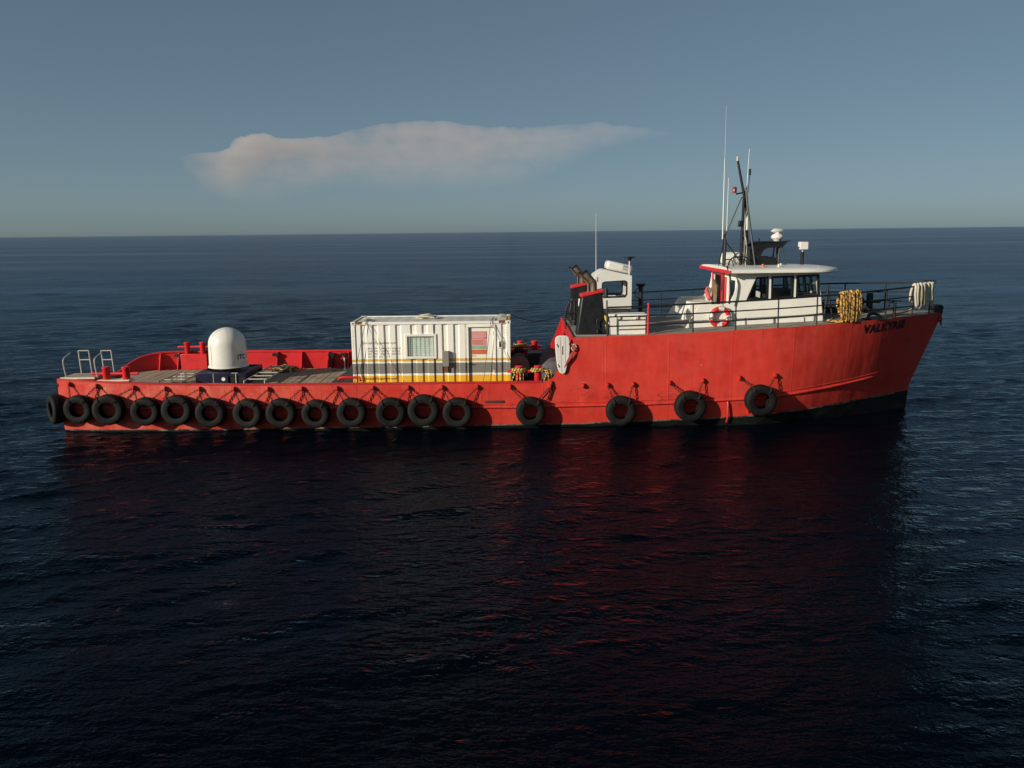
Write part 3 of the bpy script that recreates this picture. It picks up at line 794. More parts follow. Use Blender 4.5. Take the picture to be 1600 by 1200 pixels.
# roof gear ------------------------------------------------------
ma = bpy.data.objects.new('mast', None); COL.objects.link(ma); ma.parent = boat
mm = MB(); mm.tube([(9.26, 0, 5.8), (9.30, 0, 8.6), (9.0, 0, 9.95)], [.065, .055, .045], 8); mm.build('mast_pole', 'black', ma)
mm = MB(); mm.tube([(9.72, .5, 5.8), (9.42, .1, 8.2), (9.36, 0, 8.9)], .045, 6); mm.build('mast_leg', 'black', ma)
mm = MB(); mm.tube([(9.72, -.5, 5.8), (9.42, -.1, 8.2), (9.36, 0, 8.9)], .045, 6); mm.build('mast_leg', 'black', ma)
mm = MB(); mm.tube([(8.55, 0, 6.9), (9.22, 0, 8.55)], .025, 6); mm.tube([(8.55, 0, 6.9), (9.2, -.2, 6.0)], .025, 6); mm.tube([(8.58, 0, 6.9), (8.25, -.5, 5.82)], .02, 6)
mm.build('brace', 'black', ma)
mm = MB(); mm.tube([(8.56, 0, 5.8), (8.58, 0, 7.05)], .045, 8); mm.tube([(8.72, .3, 5.8), (8.72, .3, 7.2)], .03, 6); mm.tube([(9.3, 0, 7.0), (9.62, .2, 6.6)], .03, 5); mm.build('antenna_post', 'black', ma)
def whip(x, y, z0, z1, r, tip=None, lean=0.0):
    mm = MB(); mm.tube([(x, y, z0), (x+lean*.5, y, (z0+z1)/2), (x+lean, y, z1)], [r, r*.85, r*.55], 6)
    if tip: mm.tube([(x+lean, y, z1), (x+lean*1.6, y, tip)], [.007, .003], 5)
    return mm.build('whip_antenna', 'white_grp', ma)
whip(8.48, -.1, 6.9, 10.0, .028, 12.0, -.02); whip(8.74, .3, 6.9, 9.3, .020); whip(9.40, .1, 8.0, 10.4, .018, None, .07)
mm = MB(); mm.tube([(9.44, -.05, 8.7), (9.48, -.05, 9.4)], .014, 5); mm.tube([(9.48, -.05, 9.38), (9.485, -.05, 9.62)], .045, 8); mm.build('radio_aerial', 'black', ma)
mm = MB(); mm.tube([(9.30, 0, 8.72), (8.98, 0, 8.66)], .03, 6); mm.build('lamp_arm', 'black', ma)
mm = MB(); mm.lathe([(0, 8.70), (.085, 8.70), (.085, 8.90), (.06, 8.94), (0, 8.94)], 12, Matrix.Translation((8.92, 0, 0))); mm.build('mast_lamp', 'red_glass', ma)
mm = MB(); mm.box(9.12, 9.26, -.08, .08, 7.38, 7.62); mm.build('mast_lamp_box', 'black', ma, bevel=.02)
mm = MB(); mm.lathe([(0, 9.93), (.05, 9.93), (.05, 10.1), (0, 10.12)], 8, Matrix.Translation((8.99, 0, 0))); mm.build('masthead_light', 'galv', ma)
for k in range(4):                                   # cable bundle and insulators up the mast
    mm = MB(); mm.tube(spline([(9.35+.03*k, -.08, 5.85), (9.38+.02*k+.05*math.sin(k), -.09, 6.6), (9.36+.03*math.sin(2*k), -.09, 7.3), (9.40, -.08, 8.0), (9.38, -.06, 8.8)], 6), .012, 5)
    mm.build('cable', ('galv', 'black', 'galv', 'white_dirty')[k], ma)
mm = MB(); mm.lathe([(0, 7.25), (.04, 7.25), (.04, 7.7), (.02, 7.75), (0, 7.85)], 8, Matrix.Translation((9.44, -.1, 0))); mm.build('insulator', 'white_grp', ma)
# radar arch: two cut-out side plates, top tray
ar = bpy.data.objects.new('radar_arch', None); COL.objects.link(ar); ar.parent = boat
AP = [(9.44,5.83),(9.56,6.30),(9.66,6.66),(9.72,6.74),(10.96,6.76),(10.90,6.66),(10.76,6.57),(10.22,6.54),(10.06,6.46),(9.97,6.30),(9.94,6.20),(10.45,6.20),(10.55,6.14),(10.58,6.02),(10.58,5.84)]
for y in (-.42, .38):
    mm = MB(); mm.prism(AP, y, y+.04); mm.build('side_plate', 'black', ar)
mm = MB(); mm.box(9.68, 11.0, -.46, .46, 6.762, 6.80); mm.build('tray', 'black', ar, bevel=.01)
mm = MB(); mm.box(9.52, 9.60, -.38, .38, 5.85, 6.6); mm.build('back_plate', 'black', ar)
for y in (-.3, .3):
    mm = MB(); mm.tube([(10.72, y, 6.76), (10.64, y*1.4, 5.82)], .03, 6); mm.tube([(10.78, y, 6.76), (10.95, y*1.4, 5.82)], .022, 6); mm.build('arch_strut', 'black', ar)
mm = MB(); mm.tube([(10.75, 0, 5.82), (10.75, 0, 6.76)], .07, 8); mm.build('arch_post', 'black', ar)
mm = MB(); mm.tube([(10.95, -.1, 6.79), (11.22, -.1, 6.80)], .018, 5); mm.tube([(9.95, -.1, 6.8), (9.95, -.1, 6.92)], .02, 5); mm.build('lamp_arm', 'black', ar)
rd = bpy.data.objects.new('radar', None); COL.objects.link(rd); rd.parent = boat
mm = MB(); mm.lathe([(0, 6.80), (.13, 6.80), (.16, 6.86), (.245, 6.93), (.25, 6.98), (.19, 7.06), (.09, 7.10), (.07, 7.16), (0, 7.16)], 20, Matrix.Translation((10.70, 0, 0))); mm.build('gearbox', 'white_grp', rd, 60)
mm = MB(); mm.tube([(10.42, -.06, 7.20), (10.56, -.03, 7.21), (10.84, .03, 7.21), (10.98, .06, 7.20)], [.02, .085, .085, .02], 10); mm.build('scanner_bar', 'white_grp', rd, 60)
slt = bpy.data.objects.new('searchlight', None); COL.objects.link(slt); slt.parent = boat
mm = MB(); mm.tube([(11.74, 0, 5.82), (11.74, 0, 6.36)], .07, 8); mm.build('stem', 'black', slt)
mm = MB(); mm.tube([(11.74, 0, 6.36), (11.74, 0, 6.48)], .03, 8); mm.box(11.60, 11.91, -.16, .16, 6.46, 6.76); mm.build('lamp_body', 'white_grp', slt, bevel=.05)
lr = bpy.data.objects.new('liferaft_canister', None); COL.objects.link(lr); lr.parent = boat
mm = MB(); mm.lathe([(0, -.5), (.16, -.5), (.24, -.44), (.26, -.3), (.26, -.02), (.275, -.02), (.275, .02), (.26, .02), (.26, .3), (.24, .44), (.16, .5), (0, .5)], 18, Matrix.Translation((9.18, .85, 6.10)) @ Matrix.Rotation(R(90), 4, 'Y'))
mm.build('canister', 'white_grp', lr, 50)
for dx in (-.3, .3):
    mm = MB(); mm.box(9.18+dx-.04, 9.18+dx+.04, .58, 1.12, 5.82, 5.90); mm.build('cradle', 'galv', lr)
for (x, y, w, h) in ((8.62, -.6, .85, .42), (8.30, -1.1, .38, .34), (8.75, -.2, .6, .38)):
    mm = MB(); mm.tube(spline([(x, y, 5.78), (x+.03*w, y, 5.78+h*.6), (x+.25*w, y, 5.78+h), (x+.75*w, y, 5.78+h), (x+.97*w, y, 5.78+h*.6), (x+w, y, 5.78)], 5), .022, 6); mm.build('roof_hoop', 'black_rail', boat)
for x, y, mt in ((9.72, -1.5, 'orange'), (10.3, -1.6, 'cream'), (10.6, -.9, 'cream')):
    mm = MB(); mm.lathe([(0, 5.80), (.07, 5.80), (.07, 5.86), (.045, 5.90), (.045, 5.95), (0, 5.96)], 10, Matrix.Translation((x, y, 0))); mm.build('deck_light', mt, roof)
mm = MB(); mm.tube(spline([(8.24, -1.9, 5.9), (8.26, -2.3, 5.5), (8.3, -2.3, 5.0), (8.28, -2.25, 4.5)], 5), .035, 6); mm.build('hanging_hose', 'black', boat)
mm = MB(); mm.tube([(8.30, -1.2, 7.0), (8.30, -1.2, 4.4)], .035, 6); mm.build('antenna_post', 'black', boat)

# bow fittings
mm = MB(); mm.tube([(17.36, -.22, 4.06), (17.36, .22, 4.06)], .14, 14); mm.box(17.1, 17.45, -.26, -.22, 3.86, 4.12); mm.box(17.1, 17.45, .22, .26, 3.86, 4.12); mm.build('bow_roller', 'black', boat)
an = bpy.data.objects.new('anchor', None); COL.objects.link(an); an.parent = boat
mm = MB(); mm.tube([(17.50, .12, 3.95), (17.66, .18, 3.52)], .05, 8); mm.build('shank', 'red', an)
mm = MB(); mm.tube([(17.42, -.12, 3.58), (17.62, .18, 3.50), (17.72, .45, 3.62)], [.03, .07, .03], 6)
for a in ((17.42, -.12, 3.58), (17.72, .45, 3.62)): mm.tube([a, (a[0]+.08, a[1], a[2]+.22)], [.05, .01], 5)
mm.tube([(17.62, .18, 3.5), (17.68, .2, 3.28)], [.05, .02], 5); mm.build('fluke', 'red', an)
wl = bpy.data.objects.new('anchor_windlass', None); COL.objects.link(wl); wl.parent = boat
z0 = zr(14.6) + .04
mm = MB(); mm.tube([(14.62, .1, z0), (14.62, .1, z0+.78)], .13, 12); mm.box(14.35, 14.95, -.25, .45, z0, z0+.16); mm.build('pedestal', 'black', wl, bevel=.02)
mm = MB(); mm.tube([(14.1, .1, z0+.42), (15.05, .1, z0+.42)], .055, 8); mm.tube([(14.18, .1, z0+.42), (14.32, .1, z0+.42)], .2, 14); mm.build('drum', 'black', wl)
mm = MB(); mm.tube([(14.80, -1.75, zr(14.8)-.02), (14.80, -1.75, zr(14.8)+.62)], .06, 8); mm.tube([(14.78, -1.75, zr(14.8)+.6), (14.62, -1.7, zr(14.8)+.6), (14.60, -1.7, zr(14.8)+.42)], .04, 6); mm.build('davit_post', 'black_rail', boat)
mm = MB(); mm.tube(spline([(13.6, -2.15, 3.84), (13.66, -2.15, 4.0), (13.82, -2.12, 4.06), (14.05, -2.08, 4.0), (14.2, -2.0, 3.84)], 5), .06, 8); mm.box(13.5, 14.3, -2.3, -1.9, 3.83, 3.88); mm.build('mooring_cleat', 'black', boat)
mm = MB(); mm.tube(spline([(12.10, -.6, 3.80), (12.12, -.6, 4.16), (12.28, -.6, 4.34), (12.48, -.6, 4.28), (12.52, -.6, 4.18)], 5), .10, 10); mm.build('gooseneck_vent', 'black', boat)
mm = MB(); mm.box(12.15, 13.6, .2, 1.6, 3.80, 4.12); mm.build('deck_hatch', 'navy', boat, bevel=.03)
mm = MB(); mm.tube([(11.86, -2.35, 3.80), (11.98, -2.3, 5.2)], .045, 6); mm.tube([(12.05, -2.4, 3.8), (12.3, -1.9, 3.82)], .04, 6); mm.tube([(11.98, -2.3, 5.0), (12.22, -2.35, 3.80)], .035, 6); mm.build('boat_hook_stand', 'black_rail', boat)

# ------------------------------------------------------------------ funnels
def funnel(y, label, w=.42):
    e = bpy.data.objects.new('funnel', None); COL.objects.link(e); e.parent = boat
    mm = MB(); h0, h1 = w, w*.8
    vs = [(2.42, y-h0, 3.42), (3.52, y-h0, 3.42), (3.52, y+h0, 3.42), (2.42, y+h0, 3.42), (2.62, y-h1, 4.90), (3.38, y-h1, 5.06), (3.38, y+h1, 5.06), (2.62, y+h1, 4.90)]
    mm.add(vs, [(3,2,1,0),(4,5,6,7),(0,1,5,4),(1,2,6,5),(2,3,7,6),(3,0,4,7)]); q = mm.build('casing', 'black', e, bevel=.05); q['label'] = label
    mm = MB(); vs = [(2.58, y-h1-.03, 4.86), (3.42, y-h1-.03, 5.035), (3.42, y+h1+.03, 5.035), (2.58, y+h1+.03, 4.86), (2.58, y-h1-.03, 4.97), (3.42, y-h1-.03, 5.15), (3.42, y+h1+.03, 5.15), (2.58, y+h1+.03, 4.97)]
    mm.add(vs, [(3,2,1,0),(4,5,6,7),(0,1,5,4),(1,2,6,5),(2,3,7,6),(3,0,4,7)]); mm.build('red_cap', 'bright_red', e, bevel=.02)
    mm = MB(); mm.box(2.40, 3.56, y-h0-.04, y+h0+.04, 3.43, 3.48); mm.build('base_flange', 'deck_grey', e)
    for dx, dy, r, top in ((.90, .12, .05, -.04), (1.08, -.06, .125, .0)):
        pts = spline([(2.0+dx, y+dy, 4.95), (2.0+dx, y+dy, 5.36+top), (1.97+dx-.05, y+dy, 5.46+top), (1.7+dx-.05, y+dy, 5.78+top)], 4)
        mm = MB(); mm.tube(pts, r, 10, False)
        mm.tube(pts, r*.86, 10, False); mm.build('exhaust_pipe', 'exhaust', e, 50)
        mm = MB(); mm.lathe([(r*.84, 0), (r*1.02, 0), (r*1.02, .06), (r*.84, .06)], 10, Matrix.Translation(pts[-1]) @ Vector((-.27, 0, .32)).to_track_quat('Z', 'Y').to_matrix().to_4x4() @ Matrix.Translation((0, 0, -.04)), True); mm.build('pipe_tip', 'black', e)
    return e
funnel(-2.62, 'near black funnel casing'); funnel(2.25, 'far black funnel casing')
mm = MB(); mm.tube(spline([(3.20, -3.12, 3.75), (3.16, -3.12, 3.98), (3.28, -3.12, 4.08), (3.42, -3.12, 4.0), (3.44, -3.12, 3.6)], 5), .022, 6)
mm.tube([(3.56, -3.08, 3.45), (3.54, -3.05, 4.75)], .03, 6); mm.lathe([(0, 0), (.05, 0), (.05, .12), (0, .12)], 8, Matrix.Translation((3.2, -3.1, 3.55))); mm.build('funnel_fittings', 'black_rail', boat)
for k, (pts, mt, r) in enumerate(((((3.0, -.6, 4.5), (2.85, -.8, 4.2), (2.9, -1.0, 3.95), (2.7, -1.2, 3.75), (2.62, -1.3, 3.5)), 'white_rope', .05), (((3.05, -.9, 4.6), (3.1, -1.0, 4.2), (2.92, -1.2, 3.8), (2.85, -1.4, 3.5)), 'black', .045))):
    mm = MB(); mm.tube(spline(pts, 6), r, 8); mm.build('deck_hose', mt, boat)
mm = MB(); mm.box(2.7, 3.1, -.9, -.3, 4.3, 4.62); mm.build('junction_box', 'white_dirty', boat, bevel=.02)
mm = MB(); mm.box(2.45, 2.95, .9, 1.5, 3.45, 3.75); mm.tube([(2.55, .2, 3.45), (2.60, .2, 3.72)], .14, 10); mm.build('deck_locker', 'black', boat, bevel=.03)

# ------------------------------------------------------------------ operator cab on a pedestal
cb = bpy.data.objects.new('crane_cab', None); COL.objects.link(cb); cb.parent = boat
CABP = [(3.36,4.22),(3.30,5.40),(3.34,5.56),(3.62,5.74),(3.74,5.76),(4.80,5.52),(4.80,4.22)]
CW = [(3.60,4.72),(3.62,5.24),(3.72,5.29),(4.50,5.33),(4.60,5.27),(4.60,4.78),(4.52,4.68),(3.70,4.66)]
for y0, y1 in ((-.70, -.64), (.70, .64)):
    link('cab_side', wall_with_holes(CABP, [CW], y0, y1), 'white_grp', cb, bevel=.015)
    mm = MB(); mm.add([(x, (y0+y1)/2, z) for x, z in shrink(CW, -.01)], [tuple(range(len(CW)))]); mm.build('cab_window', 'glass_clear', cb)
    link('window_seal', wall_with_holes(shrink(CW, -.015), [shrink(CW, .03)], y0*1.012, y1*.99), 'black', cb)
mm = MB()
def skin(a, b_, z=0): mm.add([(a[0], -.64, a[1]), (a[0], .64, a[1]), (b_[0], .64, b_[1]), (b_[0], -.64, b_[1])], [(0,1,2,3)])
skin(CABP[2], CABP[3]); skin(CABP[3], CABP[4]); skin(CABP[4], CABP[5]); skin((4.795, 5.52), (4.795, 5.2)); skin((4.795, 4.72), (4.795, 4.23)); skin((3.36, 4.23), (4.79, 4.23)); skin((3.355, 4.23), (3.335, 4.7))
mm.build('cab_shell', 'white_grp', cb, 0)
mm = MB(); mm.box(3.8, 4.3, -.3, .3, 4.25, 4.65); mm.box(3.78, 3.9, -.3, .3, 4.5, 5.0); mm.build('cab_seat', 'dark_inside', cb, bevel=.05)
mm = MB(); Ma = Matrix.Translation((3.80, 0, 5.86)) @ Matrix.Rotation(R(13), 4, 'Y')
mm.box(0, 1.06, -.42, .42, -.08, .27, Ma); q = mm.build('air_conditioner', 'white_grp', cb, bevel=.12, segs=4)
mm = MB()
for k in range(6): mm.box(.66+.05*k, .68+.05*k, -.427, -.419, .02, .22, Ma)
mm.build('vent_louvre', 'grey_paint', q)
mm = MB(); mm.box(.0, .05, 0, 0.001, 0, .001)
mm = MB(); mm.box(3.40, 3.44, -.715, -.702, 5.30, 5.48, Matrix.Identity(4)); mm.build('cab_badge', 'grey_paint', cb)
mm = MB(); mm.box(3.45, 4.72, -.72, .72, 4.03, 4.20); mm.build('slew_ring', 'dark_inside', cb, bevel=.04)
mm = MB(); mm.lathe([(0, 3.45), (.62, 3.45), (.62, 3.55), (.48, 3.58), (.48, 4.0), (.56, 4.04), (0, 4.04)], 20, Matrix.Translation((4.1, 0, 0))); mm.build('pedestal', 'yellow_green', cb, 40)
mm = MB(); mm.tube([(3.38, -.6, 5.5), (3.36, -.6, 7.96)], [.016, .005], 5); mm.build('whip_antenna', 'white_grp', cb)
mm = MB(); mm.tube([(4.70, -.6, 5.5), (4.70, -.6, 6.12)], .028, 6); mm.build('aerial_mast', 'white_grp', cb)
mm = MB(); mm.lathe([(0, 6.10), (.06, 6.10), (.09, 6.20), (.26, 6.25), (.26, 6.265), (0, 6.27)], 14, Matrix.Translation((4.70, -.6, 0))); mm.build('aerial_disc', 'black', cb)
mm = MB(); mm.tube([(5.42, 1.0, 3.45), (5.42, 1.0, 4.94)], .10, 10); mm.lathe([(.10, 4.94), (.11, 4.96), (.21, 5.06), (.21, 5.10), (0, 5.10)], 14, Matrix.Translation((5.42, 1.0, 0))); mm.tube(spline([(5.33, .96, 4.92), (5.2, .95, 4.85), (5.18, .95, 4.6), (5.32, .96, 4.5)], 4), .018, 5)
mm.build('vent_pipe', 'black', boat)
# lugs for the fender chains
LUGS = [-16.51, -15.46, -14.06, -12.89, -11.61, -10.33, -9.07, -7.81, -6.5, -5.17, -3.86, -2.6, -1.29, -.07, 1.42]
LUG2 = [(3.55,1.64),(4.5,1.66),(5.85,1.70),(7.09,1.77),(8.44,1.85),(9.79,1.92)]
lug_me = MB(); lug_me.box(-.025, .025, -.09, .02, -.09, .09); lug_me.lathe([(.045, -.02), (.07, -.02), (.07, .02), (.045, .02)], 10, Matrix.Translation((0, -.08, 0)) @ Matrix.Rotation(R(90), 4, 'Y'), True)
lug_me = lug_me.mesh('chain_lug'); lug_me.materials.append(MATS['red'])
def lug(x, z):
    o = link('chain_lug', lug_me, None, boat); o.location = (x, -HB(x, z), z); return o
lugpos = []
for x in LUGS: z = zr(min(x, 1)) - .17; lug(x, z); lugpos.append((x, z))
for x, z in LUG2: lug(x, z); lugpos.append((x, z))
lug(2.65, 1.62)

# ================================================================== things carried by the boat
# ------------------------------------------------------------------ tyre fenders
def tyre_mesh():
    m = MB()
    prof = [(.285,-.150),(.30,-.185),(.33,-.197),(.345,-.190),(.42,-.205),(.49,-.200),(.505,-.190),(.535,-.165),(.552,-.135),(.556,-.085),(.540,-.08),(.540,-.06),(.558,-.055),(.560,-.014),(.544,-.010),(.544,.010),(.560,.014),(.558,.055),(.540,.06),(.540,.08),(.556,.085),(.552,.135),(.535,.165),(.50,.195),(.44,.205),(.36,.200),(.30,.185),(.285,.150),(.305,.140),(.40,.150),(.50,.12),(.505,-.12),(.40,-.150),(.305,-.140)]
    m.lathe(prof, 44, Matrix.Rotation(R(90), 4, 'X'), True)
    me = m.mesh('tyre', 50); me.materials.append(MATS['rubber']); return me
TY = tyre_mesh()
def chain_mesh(p, q, pitch=.085, lw=.034, r=.0125):
    p, q = Vector(p), Vector(q); d = (q-p); L = d.length; n = max(2, int(L/pitch)); d.normalize()
    a = d.cross(Vector((0, 1, 0))).normalized(); b_ = d.cross(a).normalized()
    m = MB()
    for i in range(n):
        c = p + d*(L*(i+.5)/n); u = a if i % 2 else b_
        hl = pitch*.66
        ring = [c + d*hl*cx + u*lw*cy for cx, cy in ((1, 0), (.7, .8), (-.7, .8), (-1, 0), (-.7, -.8), (.7, -.8))]
        m.tube(ring, r, 4, closed=True)
    return m
def fender(x, z, label, lugs_, yaw=0.0, y=None, scale=1.0, tilt=0.0, roll=0.0):
    yy = y if y is not None else -(max(HB(x, z), HB(x, z+.35), HB(x, z-.3)) + .215*scale)
    o = thing('tyre_fender', (x, yy, z), label, 'tyre fender', 'tyres hung along the hull as fenders')
    t = bpy.data.objects.new('tyre', TY); COL.objects.link(t); t.parent = o
    t.rotation_euler = Euler((tilt, roll, yaw), 'ZXY'); t.scale = (scale,)*3
    for (lx, lz), side in lugs_:
        sx = side*.30*scale
        ly = -HB(lx, lz) - .08
        top = Vector((x + math.cos(yaw)*sx, yy - .02, z + .47*scale))
        m = chain_mesh((lx, ly, lz), top); m.build('chain', 'chain_rust', o, 0)
        m = MB(); m.tube(spline([top, top + Vector((0, -.20, -.02)), top + Vector((-sx*.15, -.22, -.16)), top + Vector((-sx*.25, -.05, -.24))], 4), .016, 5); m.build('shackle', 'chain_rust', o, 0)
    return o
TYRES = [(-16.14,.95),(-14.98,.94),(-13.61,.86),(-12.42,.90),(-11.19,.79),(-9.81,.75),(-8.58,.75),(-7.29,.71),(-5.96,.74),(-4.51,.73),(-3.29,.80),(-2.03,.70)]
ORD = ['first', 'second', 'third', 'fourth', 'fifth', 'sixth', 'seventh', 'eighth', 'ninth', 'tenth', 'eleventh', 'twelfth']
WHERE = ['below the stern boarding rails', 'below the near stern bitts', 'left of the satellite dome', 'below and left of the dome skid', 'below the white satellite dome', 'below the alloy tube frames', 'below the coil of rope on deck', 'left of the shipping container', 'below the left end of the container', 'below the container window', 'below the middle of the container', 'below the container door, last of the close row']
for i, (x, z) in enumerate(TYRES):
    fender(x, z, '%s tyre along the hull side, %s' % (ORD[i], WHERE[i]), [(lugpos[i], -1), (lugpos[i+1], 1)], random.uniform(-.07, .07), tilt=random.uniform(-.05, .06), roll=random.uniform(0, 6.28), scale=random.choice((.95, .99, 1.0, 1.03, 1.06)))
fender(.68, .71, 'single black tyre on the hull below the rope-wrapped red bitts', [(lugpos[13], -1), (lugpos[14], 1)], .02, roll=1.0, scale=.98)
fender(4.03, .70, 'black tyre on the hull below the white deck locker', [(lugpos[15], -1), (lugpos[16], 1)], -.03, roll=2.0, scale=1.0)
fender(6.60, .84, 'black tyre on the hull between the locker and the life ring', [(lugpos[17], -1), (lugpos[18], 1)], .03, roll=3.0, scale=1.04)
fender(9.21, 1.04, 'foremost black tyre on the hull below the wheelhouse windows', [(lugpos[19], -1), (lugpos[20], 1)], .04, roll=4.0, scale=1.04)
o = fender(-17.12, .92, 'black tyre hung round the stern corner, seen nearly edge on', [], -R(48), y=-3.28, scale=1.0, roll=.4)
m = chain_mesh((-16.98, -3.2, 1.85), (-17.15, -3.2, 1.40)); m.build('chain', 'chain_rust', o, 0)

# ------------------------------------------------------------------ container
XA, XB, YA, YB, ZA, ZB = -6.09, -.04, -2.40, .04, 1.375, 3.965
ct = thing('shipping_container', ((XA+XB)/2, (YA+YB)/2, 1.36), 'white corrugated container cabin with yellow and grey stripes on the after deck', 'container')
def corr(x0, x1, pitch=.44, dep=.05):
    out = []; x = x0
    while x < x1 - 1e-6:
        for f, d in ((0, 0), (.46, 0), (.54, 1), (.90, 1), (1.0, 0)):
            xx = x + f*pitch
            if xx <= x1 and (not out or xx > out[-1][0] + 1e-5): out.append((xx, d*dep))
        x += pitch
    if out[-1][0] < x1: out.append((x1, out[-1][1]))
    return out
def side_panel(x0, x1, z0, z1, name='wall_panel'):
    m = MB(); c = corr(x0, x1)
    m.grid(lambda i, z: (c[int(i)][0], YA + .035 + c[int(i)][1], z), range(len(c)), [z0, z1]); return m.build(name, 'container_paint', ct, 0)
wx0, wx1, wz0, wz1 = -4.06, -2.86, 2.54, 3.49
side_panel(XA+.14, wx0, ZA+.14, ZB-.10); side_panel(wx0, wx1, ZA+.14, wz0); side_panel(wx0, wx1, wz1, ZB-.10); side_panel(wx1, -1.70, ZA+.14, ZB-.10); side_panel(-.60, XB-.14, ZA+.14, ZB-.10)
m = MB(); m.grid(lambda x, z: (x, YB-.03, z), [XA+.1, XB-.1], [ZA+.1, ZB-.1]); m.build('wall_panel', 'container_paint', ct, 0)
for x in (XA+.04, XB-.04):
    m = MB(); c = corr(YA+.1, YB-.1, .30, .05)
    m.grid(lambda i, z: (x, c[int(i)][0], z), range(len(c)), [ZA+.1, ZB-.08]); m.build('end_panel', 'container_paint', ct, 0)
m = MB(); c = corr(XA+.15, XB-.15, .42, .005)
m.grid(lambda i, y: (c[int(i)][0], y, ZB-.03-c[int(i)][1]), range(len(c)), [YA+.05, YB-.05]); m.build('roof_panel', 'container_roof', ct, 0)
for x in (XA, XB-.15):
    for y in (YA, YB-.15):
        m = MB(); m.box(x, x+.15, y, y+.15, ZA+.12, ZB-.12); m.build('corner_post', 'container_paint', ct, bevel=.015)
        for z in (ZA, ZB-.115):
            m = MB(); m.box(x-.005, x+.165, y-.006, y+.165, z, z+.12); q = m.build('corner_casting', 'white_dirty', ct, bevel=.012)
            m = MB(); m.lathe([(0, 0), (.032, 0), (.032, .004), (0, .004)], 12, Matrix.Translation((x+.08, y-.0065, z+.06)) @ Matrix.Rotation(R(90), 4, 'X')); m.build('casting_hole', 'dark_inside', q)
for y in (YA+.004, YB-.09):
    m = MB(); m.box(XA+.165, XB-.165, y, y+.085, ZB-.105, ZB-.005); m.build('top_rail', 'container_paint', ct, bevel=.01)
    m = MB(); m.box(XA+.165, XB-.165, y, y+.085, ZA+.005, ZA+.145); m.build('bottom_rail', 'container_paint', ct, bevel=.01)
for x in (XA+.004, XB-.09):
    m = MB(); m.box(x, x+.085, YA+.165, YB-.165, ZB-.1, ZB-.004); m.build('end_rail', 'yellow_paint' if x > -3 else 'white_dirty', ct, bevel=.01)
for x0, x1 in ((XA+.17, XA+.42), (XB-.44, XB-.20)):
    m = MB(); m.box(x0, x1, YA-.004, YA+.16, ZB-.085, ZB+.004); m.build('rust_patch', 'rust', ct, bevel=.01)
# window
m = MB()
for (a, b_, c_, d) in ((wx0, wx1, wz0, wz0+.09), (wx0, wx1, wz1-.09, wz1), (wx0, wx0+.09, wz0+.09, wz1-.09), (wx1-.09, wx1, wz0+.09, wz1-.09)):
    m.box(a, b_, YA-.005, YA+.10, c_, d)
wf = m.build('window_frame', 'white', ct, bevel=.01)
m = MB(); m.grid(lambda x, z: (x, YA+.078, z), [wx0+.09, wx1-.09], [wz0+.09, wz1-.09]); m.build('window_pane', 'glass_clear', ct)
m = MB(); m.grid(lambda x, z: (x, YA+.12+.012*math.sin(x*38), z), np.linspace(wx0+.08, wx1-.08, 60), [wz0+.08, wz1-.08]); m.build('curtain', 'curtain', ct)
m = MB()
for i in range(1, 13): x = wx0+.09+(wx1-wx0-.18)*i/13; m.tube([(x, YA+.03, wz0+.09), (x, YA+.03, wz1-.09)], .006, 4)
for i in range(1, 9): z = wz0+.09+(wz1-wz0-.18)*i/9; m.tube([(wx0+.09, YA+.03, z), (wx1-.09, YA+.03, z)], .006, 4)
m.build('window_grille', 'white', ct, 0)
# door
m = MB()
for (a, b_, c_, d) in ((-1.70, -1.635, ZA+.14, 3.80), (-.66, -.595, ZA+.14, 3.80), (-1.635, -.66, 3.73, 3.80)): m.box(a, b_, YA+.0, YA+.13, c_, d)
m.box(-1.70, -.595, YA+.03, YA+.12, 3.80, ZB-.105)
m.build('door_frame', 'container_paint', ct, bevel=.008)
m = MB(); m.box(-1.63, -.665, YA+.085, YA+.13, ZA+.15, 3.725); dr = m.build('door', 'container_paint', ct, bevel=.01)
for z in (2.0, 2.75, 3.5):
    m = MB(); m.tube([(-.68, YA+.07, z-.06), (-.68, YA+.07, z+.06)], .02, 6); m.build('hinge', 'white_dirty', dr)
m = MB(); m.tube([(-1.56, YA+.08, 2.30), (-1.56, YA+.03, 2.30), (-1.44, YA+.03, 2.30)], .014, 6); m.build('handle', 'black', dr)
for (z0, z1, mt) in ((3.28, 3.56, 'sign_pink'), (3.04, 3.265, 'sign_pink'), (2.885, 3.025, 'sign_green'), (2.685, 2.865, 'sign_orange')):
    m = MB(); m.box(-1.54, -.95, YA+.076, YA+.083, z0, z1); q = m.build('sign_panel', mt, dr); q['label'] = 'printed notice on the container door'
m = MB()
for (a, b_, c_, d) in ((-1.54, -.95, 3.545, 3.56), (-1.54, -.95, 3.28, 3.293), (-1.54, -1.525, 3.28, 3.56), (-.965, -.95, 3.28, 3.56), (-1.06, -.97, 3.30, 3.325)): m.box(a, b_, YA+.072, YA+.0755, c_, d)
m.build('sign_border', 'sign_red', dr)
m = MB()
for k in range(5): m.box(-1.50, -.99-.06*(k % 3), YA+.072, YA+.0755, 3.06+.04*k, 3.072+.04*k)
m.build('sign_print', 'sign_red', dr)
m = MB(); m.box(-2.63, -2.39, YA-.10, YA+.04, 2.24, 2.84); eb = m.build('electrical_box', 'grey_paint', ct, bevel=.015)
m = MB(); m.box(-2.58, -2.44, YA-.05, YA+.04, 2.03, 2.22); m.tube([(-2.5, YA-.02, 2.22), (-2.5, YA-.02, 2.03)], .03, 6); m.build('socket', 'rust', eb)
m = MB(); m.box(-.50, -.37, YA-.012, YA+.05, 2.92, 3.21); q = m.build('recess_frame', 'white', ct, bevel=.008)
